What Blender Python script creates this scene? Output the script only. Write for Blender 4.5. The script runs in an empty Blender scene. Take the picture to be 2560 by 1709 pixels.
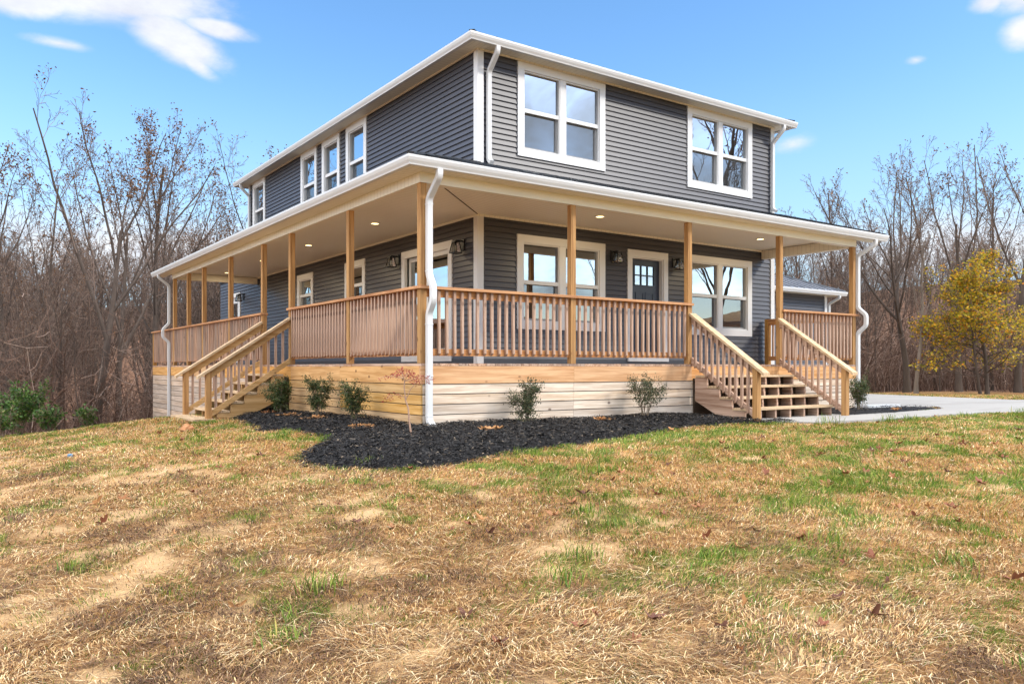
import bpy, math, random
import numpy as np
from mathutils import Vector, Matrix
random.seed(7)
RNG = np.random.default_rng(11)
scene = bpy.context.scene
COL = scene.collection

# ------------------------------------------------------------------ basics
class MB:
    """collects faces with material slots and builds ONE mesh object"""
    def __init__(s): s.v = []; s.f = []; s.m = []
    def add(s, vs, fs, m=0):
        o = len(s.v); s.v.extend([tuple(map(float, p)) for p in vs])
        for f in fs: s.f.append(tuple(i + o for i in f)); s.m.append(m)
    def box(s, x0, x1, y0, y1, z0, z1, m=0):
        s.add([(x0,y0,z0),(x1,y0,z0),(x1,y1,z0),(x0,y1,z0),(x0,y0,z1),(x1,y0,z1),(x1,y1,z1),(x0,y1,z1)],
              [(0,3,2,1),(4,5,6,7),(0,1,5,4),(1,2,6,5),(2,3,7,6),(3,0,4,7)], m)
    def hexa(s, b, t, m=0):
        s.add(list(b) + list(t), [(0,3,2,1),(4,5,6,7),(0,1,5,4),(1,2,6,5),(2,3,7,6),(3,0,4,7)], m)
    def beam(s, a, b, w, h, up=(0,0,1), m=0):
        """bar from a to b, width w sideways, height h along up (kept plumb ends off)"""
        a = Vector(a); b = Vector(b); d = (b - a).normalized(); u = Vector(up)
        sd = d.cross(u).normalized() * (w/2); u2 = sd.cross(d).normalized() * (h/2)
        s.hexa([a-sd-u2, a+sd-u2, b+sd-u2, b-sd-u2], [a-sd+u2, a+sd+u2, b+sd+u2, b-sd+u2], m)
    def prism(s, poly, axis, a0, a1, m=0):
        """poly of 2-D points swept along axis 'x','y' or 'z'"""
        def P(p, t):
            return {'x': (t, p[0], p[1]), 'y': (p[0], t, p[1]), 'z': (p[0], p[1], t)}[axis]
        n = len(poly)
        vs = [P(p, a0) for p in poly] + [P(p, a1) for p in poly]
        fs = [tuple(range(n))[::-1], tuple(range(n, 2*n))] + [(i, (i+1) % n, (i+1) % n + n, i + n) for i in range(n)]
        s.add(vs, fs, m)
    def sweep(s, path, prof, side, m=0, caps=True):
        """profile (u,v) swept along a 3-D path; side = constant vector giving u, v is in the bending plane"""
        side = Vector(side).normalized(); path = [Vector(p) for p in path]; rings = []
        for i, p in enumerate(path):
            d0 = (p - path[i-1]).normalized() if i else None
            d1 = (path[i+1] - p).normalized() if i < len(path)-1 else None
            t = ((d0 or d1) + (d1 or d0)).normalized()
            n = side.cross(t).normalized()
            k = 1.0
            if d0 and d1: k = 1 / max(.5, math.sqrt(max(0.0, (1 + d0.dot(d1)) / 2)))
            rings.append([p + side*u + n*v*k for u, v in prof])
        n = len(prof); vs = [q for r in rings for q in r]; fs = []
        for i in range(len(rings)-1):
            for j in range(n):
                a = i*n + j; b = i*n + (j+1) % n
                fs.append((a, b, b+n, a+n))
        if caps: fs += [tuple(range(n))[::-1], tuple(range((len(rings)-1)*n, len(rings)*n))]
        s.add(vs, fs, m)
    def tube(s, pts, r, n=8, m=0):
        pts = [Vector(p) for p in pts]; rr = r if isinstance(r, (list, tuple)) else [r]*len(pts); vs = []; fs = []
        for i, p in enumerate(pts):
            t = (pts[min(i+1, len(pts)-1)] - pts[max(i-1, 0)]).normalized()
            a = t.cross(Vector((0,0,1)) if abs(t.z) < .9 else Vector((1,0,0))).normalized(); b = t.cross(a)
            for k in range(n):
                q = 2*math.pi*k/n; vs.append(p + a*math.cos(q)*rr[i] + b*math.sin(q)*rr[i])
        for i in range(len(pts)-1):
            for k in range(n):
                fs.append((i*n+k, i*n+(k+1) % n, (i+1)*n+(k+1) % n, (i+1)*n+k))
        fs += [tuple(range(n))[::-1], tuple(range((len(pts)-1)*n, len(pts)*n))]
        s.add(vs, fs, m)
    def build(s, name, mats, parent=None, smooth=False, at=None, bevel=0):
        """at = point that becomes the object's origin (world); children are stored relative to their thing"""
        L = Vector(at) if at is not None else Vector((0,0,0))
        base = root_loc(parent) if parent else Vector((0,0,0))
        me = bpy.data.meshes.new(name)
        me.from_pydata([(x-L.x, y-L.y, z-L.z) for x, y, z in s.v], [], s.f)
        if not isinstance(mats, (list, tuple)): mats = [mats]
        for mm in mats: me.materials.append(mm)
        me.polygons.foreach_set('material_index', s.m)
        if smooth: me.polygons.foreach_set('use_smooth', [True]*len(s.f))
        me.update()
        o = bpy.data.objects.new(name, me); COL.objects.link(o)
        if parent: o.parent = parent
        o.location = L - base
        if bevel:
            b = o.modifiers.new('bevel', 'BEVEL'); b.width = bevel; b.segments = 2; b.limit_method = 'ANGLE'
        return o

def root_loc(o):
    L = Vector((0,0,0))
    while o: L = L + Vector(o.location); o = o.parent
    return L
def tag(o, label=None, cat=None, group=None, kind=None):
    if label: o['label'] = label
    if cat: o['category'] = cat
    if group: o['group'] = group
    if kind: o['kind'] = kind
    return o
def thing(name, loc, label, cat, group=None):
    o = bpy.data.objects.new(name, None); COL.objects.link(o); o.location = loc; o.empty_display_size = .2
    return tag(o, label, cat, group)
def link_copy(o, parent, loc=None):
    c = o.copy(); COL.objects.link(c); c.parent = parent
    if loc is not None: c.location = Vector(loc) - root_loc(parent)
    return c
def np_mesh(name, V, Fq, mats, mi=None, parent=None, smooth=False, tri=False):
    """V (n,3), Fq (m,k) faces all of one size, fast path"""
    me = bpy.data.meshes.new(name); k = Fq.shape[1]
    me.vertices.add(len(V)); me.vertices.foreach_set('co', np.ascontiguousarray(V, np.float32).ravel())
    me.loops.add(Fq.size); me.loops.foreach_set('vertex_index', np.ascontiguousarray(Fq, np.int32).ravel())
    me.polygons.add(len(Fq)); me.polygons.foreach_set('loop_start', np.arange(0, Fq.size, k, dtype=np.int32))
    me.polygons.foreach_set('loop_total', np.full(len(Fq), k, np.int32))
    for mm in mats: me.materials.append(mm)
    if mi is not None: me.polygons.foreach_set('material_index', np.ascontiguousarray(mi, np.int32))
    if smooth: me.polygons.foreach_set('use_smooth', np.ones(len(Fq), bool))
    me.update(calc_edges=True); me.validate()
    o = bpy.data.objects.new(name, me); COL.objects.link(o)
    if parent: o.parent = parent
    return o

# ------------------------------------------------------------------ materials
class NT:
    def __init__(s, nt): s.nt = nt
    def n(s, t, **kw):
        nd = s.nt.nodes.new(t); ins = kw.pop('ins', {})
        for k, v in kw.items(): setattr(nd, k, v)
        for k, v in ins.items():
            if isinstance(v, bpy.types.NodeSocket): s.nt.links.new(v, nd.inputs[k])
            else: nd.inputs[k].default_value = v
        return nd
    def math(s, op, a, b=0.0, clamp=False):
        return s.n('ShaderNodeMath', operation=op, use_clamp=clamp, ins={0: a, 1: b}).outputs[0]
    def mix(s, f, a, b, mode='MIX'):
        nd = s.n('ShaderNodeMix', data_type='RGBA', blend_type=mode)
        for k, v in ((0, f), (6, a), (7, b)):
            if isinstance(v, bpy.types.NodeSocket): s.nt.links.new(v, nd.inputs[k])
            else: nd.inputs[k].default_value = v if k == 0 else (tuple(v) + (1,))[:4]
        return nd.outputs[2]
    def ramp(s, f, stops, interp='LINEAR'):
        nd = s.n('ShaderNodeValToRGB'); nd.color_ramp.interpolation = interp
        e = nd.color_ramp.elements
        while len(e) < len(stops): e.new(.5)
        for i, (p, c) in enumerate(stops):
            e[i].position = p; e[i].color = ((c,)*3 if isinstance(c, (int, float)) else tuple(c)) + (1,)
        s.nt.links.new(f, nd.inputs[0]); return nd.outputs[0]
    def coords(s, scale=(1,1,1), which='Object', rot=(0,0,0)):
        t = s.n('ShaderNodeTexCoord').outputs[which]
        return s.n('ShaderNodeMapping', ins={0: t, 2: rot, 3: scale}).outputs[0]
    def noise(s, vec, scale=1, detail=3, rough=.5, dist=0):
        return s.n('ShaderNodeTexNoise', ins={'Vector': vec, 'Scale': scale, 'Detail': detail, 'Roughness': rough, 'Distortion': dist}).outputs[0]
    def island(s): return s.n('ShaderNodeNewGeometry').outputs['Random Per Island']
    def hsv(s, col, h=.5, sat=1.0, v=1.0):
        return s.n('ShaderNodeHueSaturation', ins={'Hue': h, 'Saturation': sat, 'Value': v, 'Color': col}).outputs[0]
def mat(name):
    m = bpy.data.materials.new(name); m.use_nodes = True; nt = m.node_tree
    b = nt.nodes.get('Principled BSDF'); N = NT(nt)
    def setp(**kw):
        for k, v in kw.items():
            k = k.replace('_', ' ')
            if isinstance(v, bpy.types.NodeSocket): nt.links.new(v, b.inputs[k])
            else: b.inputs[k].default_value = (tuple(v) + (1,))[:4] if isinstance(v, tuple) and len(v) in (3, 4) and 'Color' in k else v
    def bump(h, strength=.2, dist=.01):
        bn = N.n('ShaderNodeBump', ins={'Strength': strength, 'Distance': dist, 'Height': h}); nt.links.new(bn.outputs[0], b.inputs['Normal'])
    return m, N, setp, bump

def wood(name, c1, c2, axis, knots=.55, rough=.75, vary=.28):
    m, N, setp, bump = mat(name)
    k = 'xyz'.index(axis); sc = [26, 26, 26]; sc[k] = 1.3
    isl = N.island()
    off = N.math('MULTIPLY', isl, 37.0)
    base = N.n('ShaderNodeTexCoord').outputs['Object']
    ofv = N.n('ShaderNodeCombineXYZ', ins={0: off, 1: off, 2: off}).outputs[0]
    pos = N.n('ShaderNodeVectorMath', operation='ADD', ins={0: base, 1: ofv}).outputs[0]
    v = N.n('ShaderNodeMapping', ins={0: pos, 3: tuple(sc)}).outputs[0]
    g = N.noise(v, 1.0, 4, .6, .6)
    col = N.ramp(g, [(.34, c1), (.64, c2)])
    big = N.noise(N.n('ShaderNodeMapping', ins={0: pos, 3: tuple(2.2 if i != k else .7 for i in range(3))}).outputs[0], 1, 2)
    col = N.hsv(col, .5, 1.0, N.math('ADD', N.math('MULTIPLY', big, .5), .75))
    col = N.hsv(col, .5, N.math('ADD', N.math('MULTIPLY', isl, .3), .85), N.math('ADD', N.math('MULTIPLY', isl, vary), 1 - vary/2))
    if knots:
        ks = [6.0, 6.0, 6.0]; ks[k] = 4.0
        vo = N.n('ShaderNodeTexVoronoi', ins={'Vector': N.n('ShaderNodeMapping', ins={0: pos, 3: tuple(ks)}).outputs[0], 'Scale': 1.0, 'Randomness': 1.0})
        kd = N.math('MULTIPLY', N.math('LESS_THAN', N.n('ShaderNodeSeparateColor', ins={0: vo.outputs['Color']}).outputs[0], .34), 1.0)
        kr = N.math('SUBTRACT', 1.0, N.n('ShaderNodeMapRange', ins={0: vo.outputs['Distance'], 1: .07, 2: .15}).outputs[0])
        col = N.mix(N.math('MULTIPLY', N.math('MULTIPLY', kd, kr), knots), col, (c1[0]*.25, c1[1]*.2, c1[2]*.2))
    setp(Base_Color=col, Roughness=rough, Specular_IOR_Level=.25); bump(g, .25, .004)
    return m
def plain(name, c, rough=.5, var=.06, scale=3.0, spec=.5, metal=0.0, bumps=0):
    m, N, setp, bump = mat(name)
    n = N.noise(N.coords(), scale, 4, .6)
    col = N.hsv(N.n('ShaderNodeRGB').outputs[0], .5, 1, N.math('ADD', N.math('MULTIPLY', n, var*2), 1-var))
    for nd in m.node_tree.nodes:
        if nd.type == 'RGB': nd.outputs[0].default_value = tuple(c) + (1,)
    setp(Base_Color=col, Roughness=N.math('ADD', N.math('MULTIPLY', n, .2), rough-.1), Specular_IOR_Level=spec, Metallic=metal)
    if bumps: bump(N.noise(N.coords(), 160, 2), bumps, .002)
    return m
MT = {}
MT['siding'] = None
def siding_mat():
    m, N, setp, bump = mat('slate_vinyl_siding')
    v = N.coords((.6, .6, 12)); n = N.noise(v, 1.5, 4, .6); n2 = N.noise(N.coords(), .9, 3)
    isl = N.island()
    col = N.mix(n, (.055, .056, .068), (.074, .0755, .089))
    col = N.hsv(col, .5, 1, N.math('ADD', N.math('MULTIPLY', n2, .18), .91))
    setp(Base_Color=col, Roughness=.42, Specular_IOR_Level=.5)
    bump(N.noise(N.coords((9, 9, 60)), 6, 4, .7), .12, .002)
    return m
MT['siding'] = siding_mat()
MT['white'] = plain('white_vinyl', (.68, .68, .675), .4, .04, 2)
MT['white_metal'] = plain('white_painted_aluminium', (.62, .63, .635), .32, .05, 1.3)
MT['soffit'] = None
def soffit_mat(name, axis):
    m, N, setp, bump = mat(name)
    k = 'xy'.index(axis)            # the boards run along this axis, grooves every 10 cm across it
    co = N.n('ShaderNodeSeparateXYZ', ins={0: N.n('ShaderNodeTexCoord').outputs['Object']}).outputs[1-k]
    fr = N.math('FRACT', N.math('MULTIPLY', co, 10.0))
    g = N.math('GREATER_THAN', N.math('ABSOLUTE', N.math('SUBTRACT', fr, .5)), .44)
    n = N.noise(N.coords(), 1.2, 3)
    col = N.mix(n, (.76, .72, .61), (.82, .79, .69))
    col = N.mix(N.math('MULTIPLY', g, .3), col, (.36, .32, .26))
    setp(Base_Color=col, Roughness=.5); bump(N.math('SUBTRACT', 1.0, g), .5, .004)
    return m
MT['soffit_x'] = soffit_mat('cream_soffit_boards', 'x'); MT['soffit_y'] = soffit_mat('cream_soffit_boards_across', 'y')
MT['roof'] = plain('black_standing_seam_metal', (.03, .032, .036), .35, .1, 2, .5, .3)
MT['roof_grey'] = plain('charcoal_standing_seam_metal', (.20, .21, .235), .34, .1, 2, .5, .3)
OR1, OR2 = (.31, .145, .04), (.51, .275, .09)
PK1, PK2 = (.27, .155, .10), (.53, .375, .285)
CR1, CR2 = (.50, .37, .265), (.76, .64, .515)
YE1, YE2 = (.40, .225, .085), (.58, .375, .18)
for ax in 'xyz':
    MT['post_'+ax] = wood('amber_pine_'+ax, OR1, OR2, ax, .6)
    MT['rail_'+ax] = wood('pink_pine_'+ax, PK1, PK2, ax, .5, vary=.5)
    MT['skirt_'+ax] = wood('sunlit_pale_pine_'+ax, CR1, CR2, ax, .8)  # front skirting: sunlit tone of the one pine, light in the colour
    MT['gold_'+ax] = wood('shaded_gold_pine_'+ax, YE1, YE2, ax, .6, vary=.2)  # side skirting: same pine, shade put into the colour; also side stairs
MT['band_x'] = wood('orange_pine_x', (.48, .25, .115), (.68, .42, .235), 'x', .9)
MT['cream_x'] = wood('cream_pine_x', (.42, .29, .17), (.60, .45, .29), 'x', .5); MT['cream_y'] = wood('cream_pine_y', (.42, .29, .17), (.60, .45, .29), 'y', .5)
MT['cap_x'] = wood('cap_pine_x', (.38, .155, .055), (.58, .295, .125), 'x', .4); MT['cap_y'] = wood('cap_pine_y', (.38, .155, .055), (.58, .295, .125), 'y', .4)
MT['greyed_y'] = wood('greyed_pine_y', (.36, .27, .20), (.54, .44, .36), 'y', .7)
MT['amber_y'] = wood('amber_rim_pine', (.44, .23, .085), (.64, .38, .17), 'y', .8)
MT['shade_board'] = wood('riser_shade_board', (.04, .024, .014), (.08, .048, .028), 'x', .2)
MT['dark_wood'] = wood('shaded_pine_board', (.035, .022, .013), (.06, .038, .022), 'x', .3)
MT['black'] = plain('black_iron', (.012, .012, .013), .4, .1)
MT['door'] = plain('navy_door_paint', (.020, .028, .052), .35, .1, 4)
MT['grey_strip'] = plain('slate_base_trim', (.055, .062, .075), .5, .1, 2)
MT['inside_wall'] = plain('interior_plaster', (.34, .34, .34), .8, .05)
MT['inside_floor'] = plain('interior_floor', (.14, .12, .10), .5, .15)
def glass_mat(name, tint, refl, rough=0.0):
    m = bpy.data.materials.new(name); m.use_nodes = True; nt = m.node_tree; N = NT(nt)
    for nd in list(nt.nodes):
        if nd.type == 'BSDF_PRINCIPLED': nt.nodes.remove(nd)
    out = [nd for nd in nt.nodes if nd.type == 'OUTPUT_MATERIAL'][0]
    fr = N.n('ShaderNodeFresnel', ins={'IOR': 1.6}).outputs[0]
    f = N.math('ADD', N.math('MULTIPLY', fr, .9), refl, True)
    wav = N.noise(N.coords(), 1.6, 2)
    bn = N.n('ShaderNodeBump', ins={'Strength': .03, 'Distance': .02, 'Height': wav}).outputs[0]
    gl = N.n('ShaderNodeBsdfGlossy', ins={'Color': (.86, .93, 1, 1), 'Roughness': rough, 'Normal': bn})
    tr = N.n('ShaderNodeBsdfTransparent', ins={'Color': tuple(tint) + (1,)})
    mx = N.n('ShaderNodeMixShader', ins={0: f, 1: tr.outputs[0], 2: gl.outputs[0]})
    nt.links.new(mx.outputs[0], out.inputs[0]); return m
MT['glass'] = glass_mat('coated_window_glass', (.30, .36, .39), .46)
MT['lamp_glass'] = glass_mat('lantern_glass', (.75, .75, .72), .12)
def screen_mat():
    m = bpy.data.materials.new('insect_screen'); m.use_nodes = True; nt = m.node_tree; N = NT(nt)
    out = [nd for nd in nt.nodes if nd.type == 'OUTPUT_MATERIAL'][0]; b = nt.nodes['Principled BSDF']
    b.inputs['Base Color'].default_value = (.012, .014, .017, 1); b.inputs['Roughness'].default_value = .6
    tr = N.n('ShaderNodeBsdfTransparent')
    mx = N.n('ShaderNodeMixShader', ins={0: .36, 1: tr.outputs[0], 2: b.outputs[0]})
    nt.links.new(mx.outputs[0], out.inputs[0]); return m
MT['screen'] = screen_mat()
def emit(name, c, s):
    m = bpy.data.materials.new(name); m.use_nodes = True; nt = m.node_tree
    b = nt.nodes['Principled BSDF']; b.inputs['Emission Color'].default_value = tuple(c) + (1,); b.inputs['Emission Strength'].default_value = s
    b.inputs['Base Color'].default_value = (.8, .7, .5, 1)
    return m
MT['lamp_on'] = emit('lit_warm_lens', (1.0, .74, .34), 2.2)

# ------------------------------------------------------------------ camera
CAMX, CAMY = -4.8097, -8.8407
YAW = math.radians(54.97)
FW = np.array([math.cos(YAW), math.sin(YAW)]); RT = np.array([math.sin(YAW), -math.cos(YAW)])
def pix(x, d):
    """ground-plan point seen in photo column x at depth d"""
    r = FW + (x - 1280) / 2015.5 * RT
    return CAMX + d*r[0], CAMY + d*r[1]
cam = bpy.data.cameras.new('camera'); co = bpy.data.objects.new('camera', cam); COL.objects.link(co)
cam.sensor_width = 36; cam.lens = 2015.5*36/2560; cam.shift_y = 64.3/2560; cam.clip_start = .1; cam.clip_end = 3000
co.location = (CAMX, CAMY, 0); co.rotation_euler = (math.pi/2, 0, YAW - math.pi/2)
scene.camera = co

# ------------------------------------------------------------------ light
SUN_AZ, SUN_EL = math.radians(140), math.radians(34)
tosun = Vector((math.sin(SUN_AZ)*math.cos(SUN_EL), math.cos(SUN_AZ)*math.cos(SUN_EL), math.sin(SUN_EL)))
sun = bpy.data.lights.new('sun', 'SUN'); sun.energy = .95; sun.angle = math.radians(8); sun.color = (1.0, .93, .82)
so = bpy.data.objects.new('sun', sun); COL.objects.link(so); so.location = (0, -30, 30)
so.rotation_euler = tosun.to_track_quat('Z', 'Y').to_euler()
def world():
    w = bpy.data.worlds.new('World'); scene.world = w; w.use_nodes = True; nt = w.node_tree; N = NT(nt)
    bg = nt.nodes['Background']
    sky = N.n('ShaderNodeTexSky', sky_type='NISHITA', sun_disc=False, sun_elevation=SUN_EL, sun_rotation=SUN_AZ,
              altitude=100, air_density=1.0, dust_density=.4, ozone_density=2.0)
    col = N.hsv(sky.outputs[0], .500, 1.20, .74)
    d = N.n('ShaderNodeTexCoord').outputs['Generated']
    fwd = (FW[0], FW[1], 0); rt = (RT[0], RT[1], 0)
    a = N.n('ShaderNodeVectorMath', operation='DOT_PRODUCT', ins={0: d, 1: fwd}).outputs['Value']
    b = N.n('ShaderNodeVectorMath', operation='DOT_PRODUCT', ins={0: d, 1: rt}).outputs['Value']
    sep = N.n('ShaderNodeSeparateXYZ', ins={0: d})
    az = N.math('ARCTAN2', b, a); el = N.math('ARCSINE', sep.outputs[2])
    p = N.n('ShaderNodeCombineXYZ', ins={0: az, 1: el, 2: 0.0}).outputs[0]
    nz = N.noise(N.n('ShaderNodeMapping', ins={0: p, 2: (0, 0, .35), 3: (5, 13, 1)}).outputs[0], 1.4, 7, .62, .5)
    nf = N.noise(N.n('ShaderNodeMapping', ins={0: p, 2: (0, 0, .35), 3: (16, 30, 1)}).outputs[0], 1.0, 5, .6)
    tot = None
    # clouds of this sky: azimuth, elevation, half sizes, tilt, strength
    clouds = [(-.46, .392, .125, .030, .06, 1.0), (-.40, .362, .062, .024, -.35, 1.0), (-.352, .376, .045, .011, -.1, .9), (-.54, .372, .055, .016, .12, .95), (-.375, .338, .028, .010, -.5, .7),
              (-.51, .337, .036, .0065, 0, .55), (.585, .378, .062, .034, -.2, 1.1), (.568, .340, .026, .020, 0, .95), (.535, .372, .02, .012, 0, .8),
              (.335, .255, .028, .012, 0, .4), (.4645, .3287, .012, .005, 0, .4), (-.42, .13, .22, .05, 0, .7), (.50, .13, .16, .045, 0, .75)]
    for (ca, ce, sx, sy, tilt, st) in clouds:
        q = N.n('ShaderNodeMapping', vector_type='TEXTURE', ins={0: p, 1: (ca, ce, 0), 2: (0, 0, tilt), 3: (sx, sy, 1)}).outputs[0]
        r = N.n('ShaderNodeVectorMath', operation='LENGTH', ins={0: q}).outputs['Value']
        k = N.math('MULTIPLY', N.math('SUBTRACT', 1.25, r, ), st)
        tot = k if tot is None else N.math('MAXIMUM', tot, k)
    field = N.math('ADD', N.math('MULTIPLY', tot, 1.3), N.math('ADD', N.math('MULTIPLY', N.math('SUBTRACT', nz, .5), 1.35), N.math('MULTIPLY', N.math('SUBTRACT', nf, .5), .45)))
    ahead = N.n('ShaderNodeMapRange', interpolation_type='SMOOTHSTEP', ins={0: field, 1: .02, 2: .95}).outputs[0]
    ahead = N.math('MULTIPLY', ahead, N.math('GREATER_THAN', tot, -1.5))
    # broken cloud over the rest of the sky, away from this side, plus added fill cloud
    behind = N.n('ShaderNodeMapRange', interpolation_type='SMOOTHSTEP', ins={0: N.math('ABSOLUTE', az), 1: .78, 2: 1.1}).outputs[0]
    high = N.n('ShaderNodeMapRange', interpolation_type='SMOOTHSTEP', ins={0: el, 1: .50, 2: .80}).outputs[0]  # high cloud out of view, made overbright as added fill light
    nb = N.noise(N.n('ShaderNodeMapping', ins={0: p, 3: (2.6, 6, 1)}).outputs[0], 1.3, 6, .58, .4)
    back = N.math('MULTIPLY', N.n('ShaderNodeMapRange', interpolation_type='SMOOTHSTEP', ins={0: N.math('ADD', nb, N.math('MULTIPLY', high, .16)), 1: .50, 2: .64}).outputs[0], behind)
    fill_bank = N.math('MULTIPLY', N.n('ShaderNodeMapRange', interpolation_type='SMOOTHSTEP', ins={0: az, 1: -1.15, 2: -1.6}).outputs[0], N.n('ShaderNodeMapRange', interpolation_type='SMOOTHSTEP', ins={0: az, 1: -3.0, 2: -2.5}).outputs[0])  # bright cloud bank added out of view to fill the side wall
    fill_bank = N.math('MULTIPLY', fill_bank, N.n('ShaderNodeMapRange', interpolation_type='SMOOTHSTEP', ins={0: N.noise(N.n('ShaderNodeMapping', ins={0: p, 3: (2.5, 4, 1)}).outputs[0], 1.0, 6, .6), 1: .22, 2: .5}).outputs[0])
    back = N.math('MAXIMUM', back, fill_bank)
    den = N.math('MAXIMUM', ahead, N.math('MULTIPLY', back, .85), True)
    up = N.n('ShaderNodeMapRange', ins={0: el, 1: -.02, 2: .03}).outputs[0]
    den = N.math('MULTIPLY', den, up)
    # pale air near the horizon
    low = N.n('ShaderNodeMapRange', interpolation_type='SMOOTHSTEP', ins={0: el, 1: .36, 2: 0.0}).outputs[0]
    col = N.mix(N.math('MULTIPLY', low, N.math('SUBTRACT', .8, N.math('MULTIPLY', behind, .62))), col, (1.40, 2.02, 2.6))
    col = N.mix(N.math('MULTIPLY', N.math('MAXIMUM', ahead, N.math('MULTIPLY', back, .85), True), N.math('MULTIPLY', up, .93)), col, N.mix(behind, N.mix(N.n('ShaderNodeMapRange', ins={0: nf, 1: .35, 2: .65}).outputs[0], (2.25, 2.3, 2.5), (2.75, 2.78, 2.85)), N.mix(N.math('MAXIMUM', high, N.math('MULTIPLY', fill_bank, .55)), (2.5, 2.7, 3.0), (16.5, 16.0, 15.6))))
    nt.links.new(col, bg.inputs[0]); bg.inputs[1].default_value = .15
world()
vs = scene.view_settings; vs.view_transform = 'Standard'; vs.look = 'None'; vs.gamma = 1.0; vs.exposure = 1.35
scene.cycles.max_bounces = 10; scene.cycles.transparent_max_bounces = 12; scene.cycles.use_denoising = True
scene.cycles.caustics_reflective = False; scene.cycles.caustics_refractive = False

# ------------------------------------------------------------------ ground
CP = np.array([(0,0,-.775),(2.5,-.2,-.775),(4.9,-1.2,-.80),(7,-1.2,-.80),(9.5,0,-.80),(14,0,-.81),(20,1,-.82),(13,-4,-.81),(20,-6,-.85),(9,-3.2,-.80),
 (0,2.5,-.76),(-.1,4.3,-.80),(-1.4,4.6,-.865),(-1.4,6.2,-.865),(-2.5,5.5,-.95),(0,9,-1.08),(0,13.4,-1.36),(0,15.9,-1.62),(-3.85,12.1,-1.52),(-2.2,13.9,-1.60),(-2.6,8.6,-1.2),(-1.4,11,-1.36),
 (-4.8,-8.84,-1.35),(-2,-5,-1.06),(-3,-1,-.98),(2,-3.5,-.87),(0,-9,-1.27),(5,-7,-1.0),(10,-9,-1.0),(-9,-6,-1.5),(-8,0,-1.38),(-6,6,-1.45),
 (-7,17,-3.0),(-1,19,-2.9),(8,22,-2.6),(-16,10,-3.3),(-14,20,-4.4),(-4,27,-4.6),(-20,0,-2.6),(-20,-12,-2.4),
 (17,9,-.84),(22,9,-.95),(28,12,-1.1),(30,-5,-1.),(14,17,-1.4),(5,7,-.82),(9,12,-1.1),(20,20,-2),(30,25,-2.),(0,-20,-1.7),(20,-20,-1.3),(-25,30,-6),(0,38,-5.5),(-35,5,-5)])
def _phi(r): return np.sqrt(r*r + 4.0)
_P = CP[:, :2]; _n = len(_P)
_A = np.zeros((_n+3, _n+3)); _A[:_n, :_n] = _phi(np.hypot(_P[:, None, 0]-_P[None, :, 0], _P[:, None, 1]-_P[None, :, 1]))
_A[:_n, _n] = 1; _A[:_n, _n+1:] = _P; _A[_n, :_n] = 1; _A[_n+1:, :_n] = _P.T
_W = np.linalg.solve(_A, np.concatenate([CP[:, 2], [0, 0, 0]]))
def vnoise(x, y, s, seed=0):
    """smooth value noise in 0..1"""
    x = np.asarray(x, float)*s; y = np.asarray(y, float)*s
    xi = np.floor(x).astype(np.int64); yi = np.floor(y).astype(np.int64); fx = x-xi; fy = y-yi
    fx = fx*fx*(3-2*fx); fy = fy*fy*(3-2*fy)
    def h(a, b):
        n = (a*374761393 + b*668265263 + seed*1274126177) & 0xffffffff
        n = ((n ^ (n >> 13))*1274126177) & 0xffffffff
        return ((n ^ (n >> 16)) & 0xffff)/65535.0
    return (h(xi, yi)*(1-fx)+h(xi+1, yi)*fx)*(1-fy)+(h(xi, yi+1)*(1-fx)+h(xi+1, yi+1)*fx)*fy
def fbm(x, y, s, seed=0): return (vnoise(x, y, s, seed)*.5+vnoise(x, y, s*2.1, seed+1)*.3+vnoise(x, y, s*4.3, seed+2)*.2)
def ground(x, y, rough=True):
    x = np.asarray(x, float); y = np.asarray(y, float)
    cx, cy = np.clip(x, -45, 45), np.clip(y, -40, 50)
    z = _W[_n] + _W[_n+1]*cx + _W[_n+2]*cy
    for i in range(_n): z = z + _W[i]*_phi(np.hypot(cx-_P[i, 0], cy-_P[i, 1]))
    z = np.clip(z, -6.5, -.7)
    r = np.hypot(x-4, y-4); t = np.clip((r-38)/95, 0, 1); ahead = np.clip(((x-4)*FW[0]+(y-4)*FW[1])/(r+1e-6)*1.6+.75, .12, 1); z = z + t*t*(3-2*t)*(15 + 6*(fbm(x, y, .02, 5)-.5))*ahead
    if rough:
        near = np.clip((45-r)/20, 0, 1)
        z = z + near*((fbm(x, y, .8, 3)-.5)*.05 + (fbm(x, y, 4.0, 9)-.5)*.026+(vnoise(x, y, 9, 10)-.5)*.012)
    return z
# black mulch bed outline (plan)
MULCH = [(-.35,5.6),(-.95,5.0),(-1.0,4.0),(-1.3,2.2),(-1.5,1.72),(-1.16,1.1),(-1.08,.2),(-1.45,-.35),(-1.72,-.64),(-1.92,-1.0),(-2.02,-1.55),(-1.82,-1.99),(-1.53,-2.28),(-1.16,-2.44),(-.9,-2.44),
         (-.47,-2.26),(-.11,-2.18),(.74,-2.16),(1.17,-2.12),(1.99,-1.83),(3.35,-1.3),(4.24,-1.24),(4.9,-1.6),(5.3,-1.62),(5.25,-1.32),(4.95,-1.3),(4.86,-.9),(4.86,.25),(.2,.25),(.2,5.6)]
MULCH2 = [(7.2,-1.25),(8.3,-1.3),(9.4,-1.15),(10.6,-1.0),(11.2,-.72),(10.4,-.55),(9.6,.3),(7.2,.3)]
def inside(x, y, poly):
    x = np.asarray(x); y = np.asarray(y); c = np.zeros(x.shape, bool); j = len(poly)-1
    for i in range(len(poly)):
        xi, yi = poly[i]; xj, yj = poly[j]
        cond = ((yi > y) != (yj > y)) & (x < (xj-xi)*(y-yi)/((yj-yi) or 1e-9)+xi); c ^= cond; j = i
    return c
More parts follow.
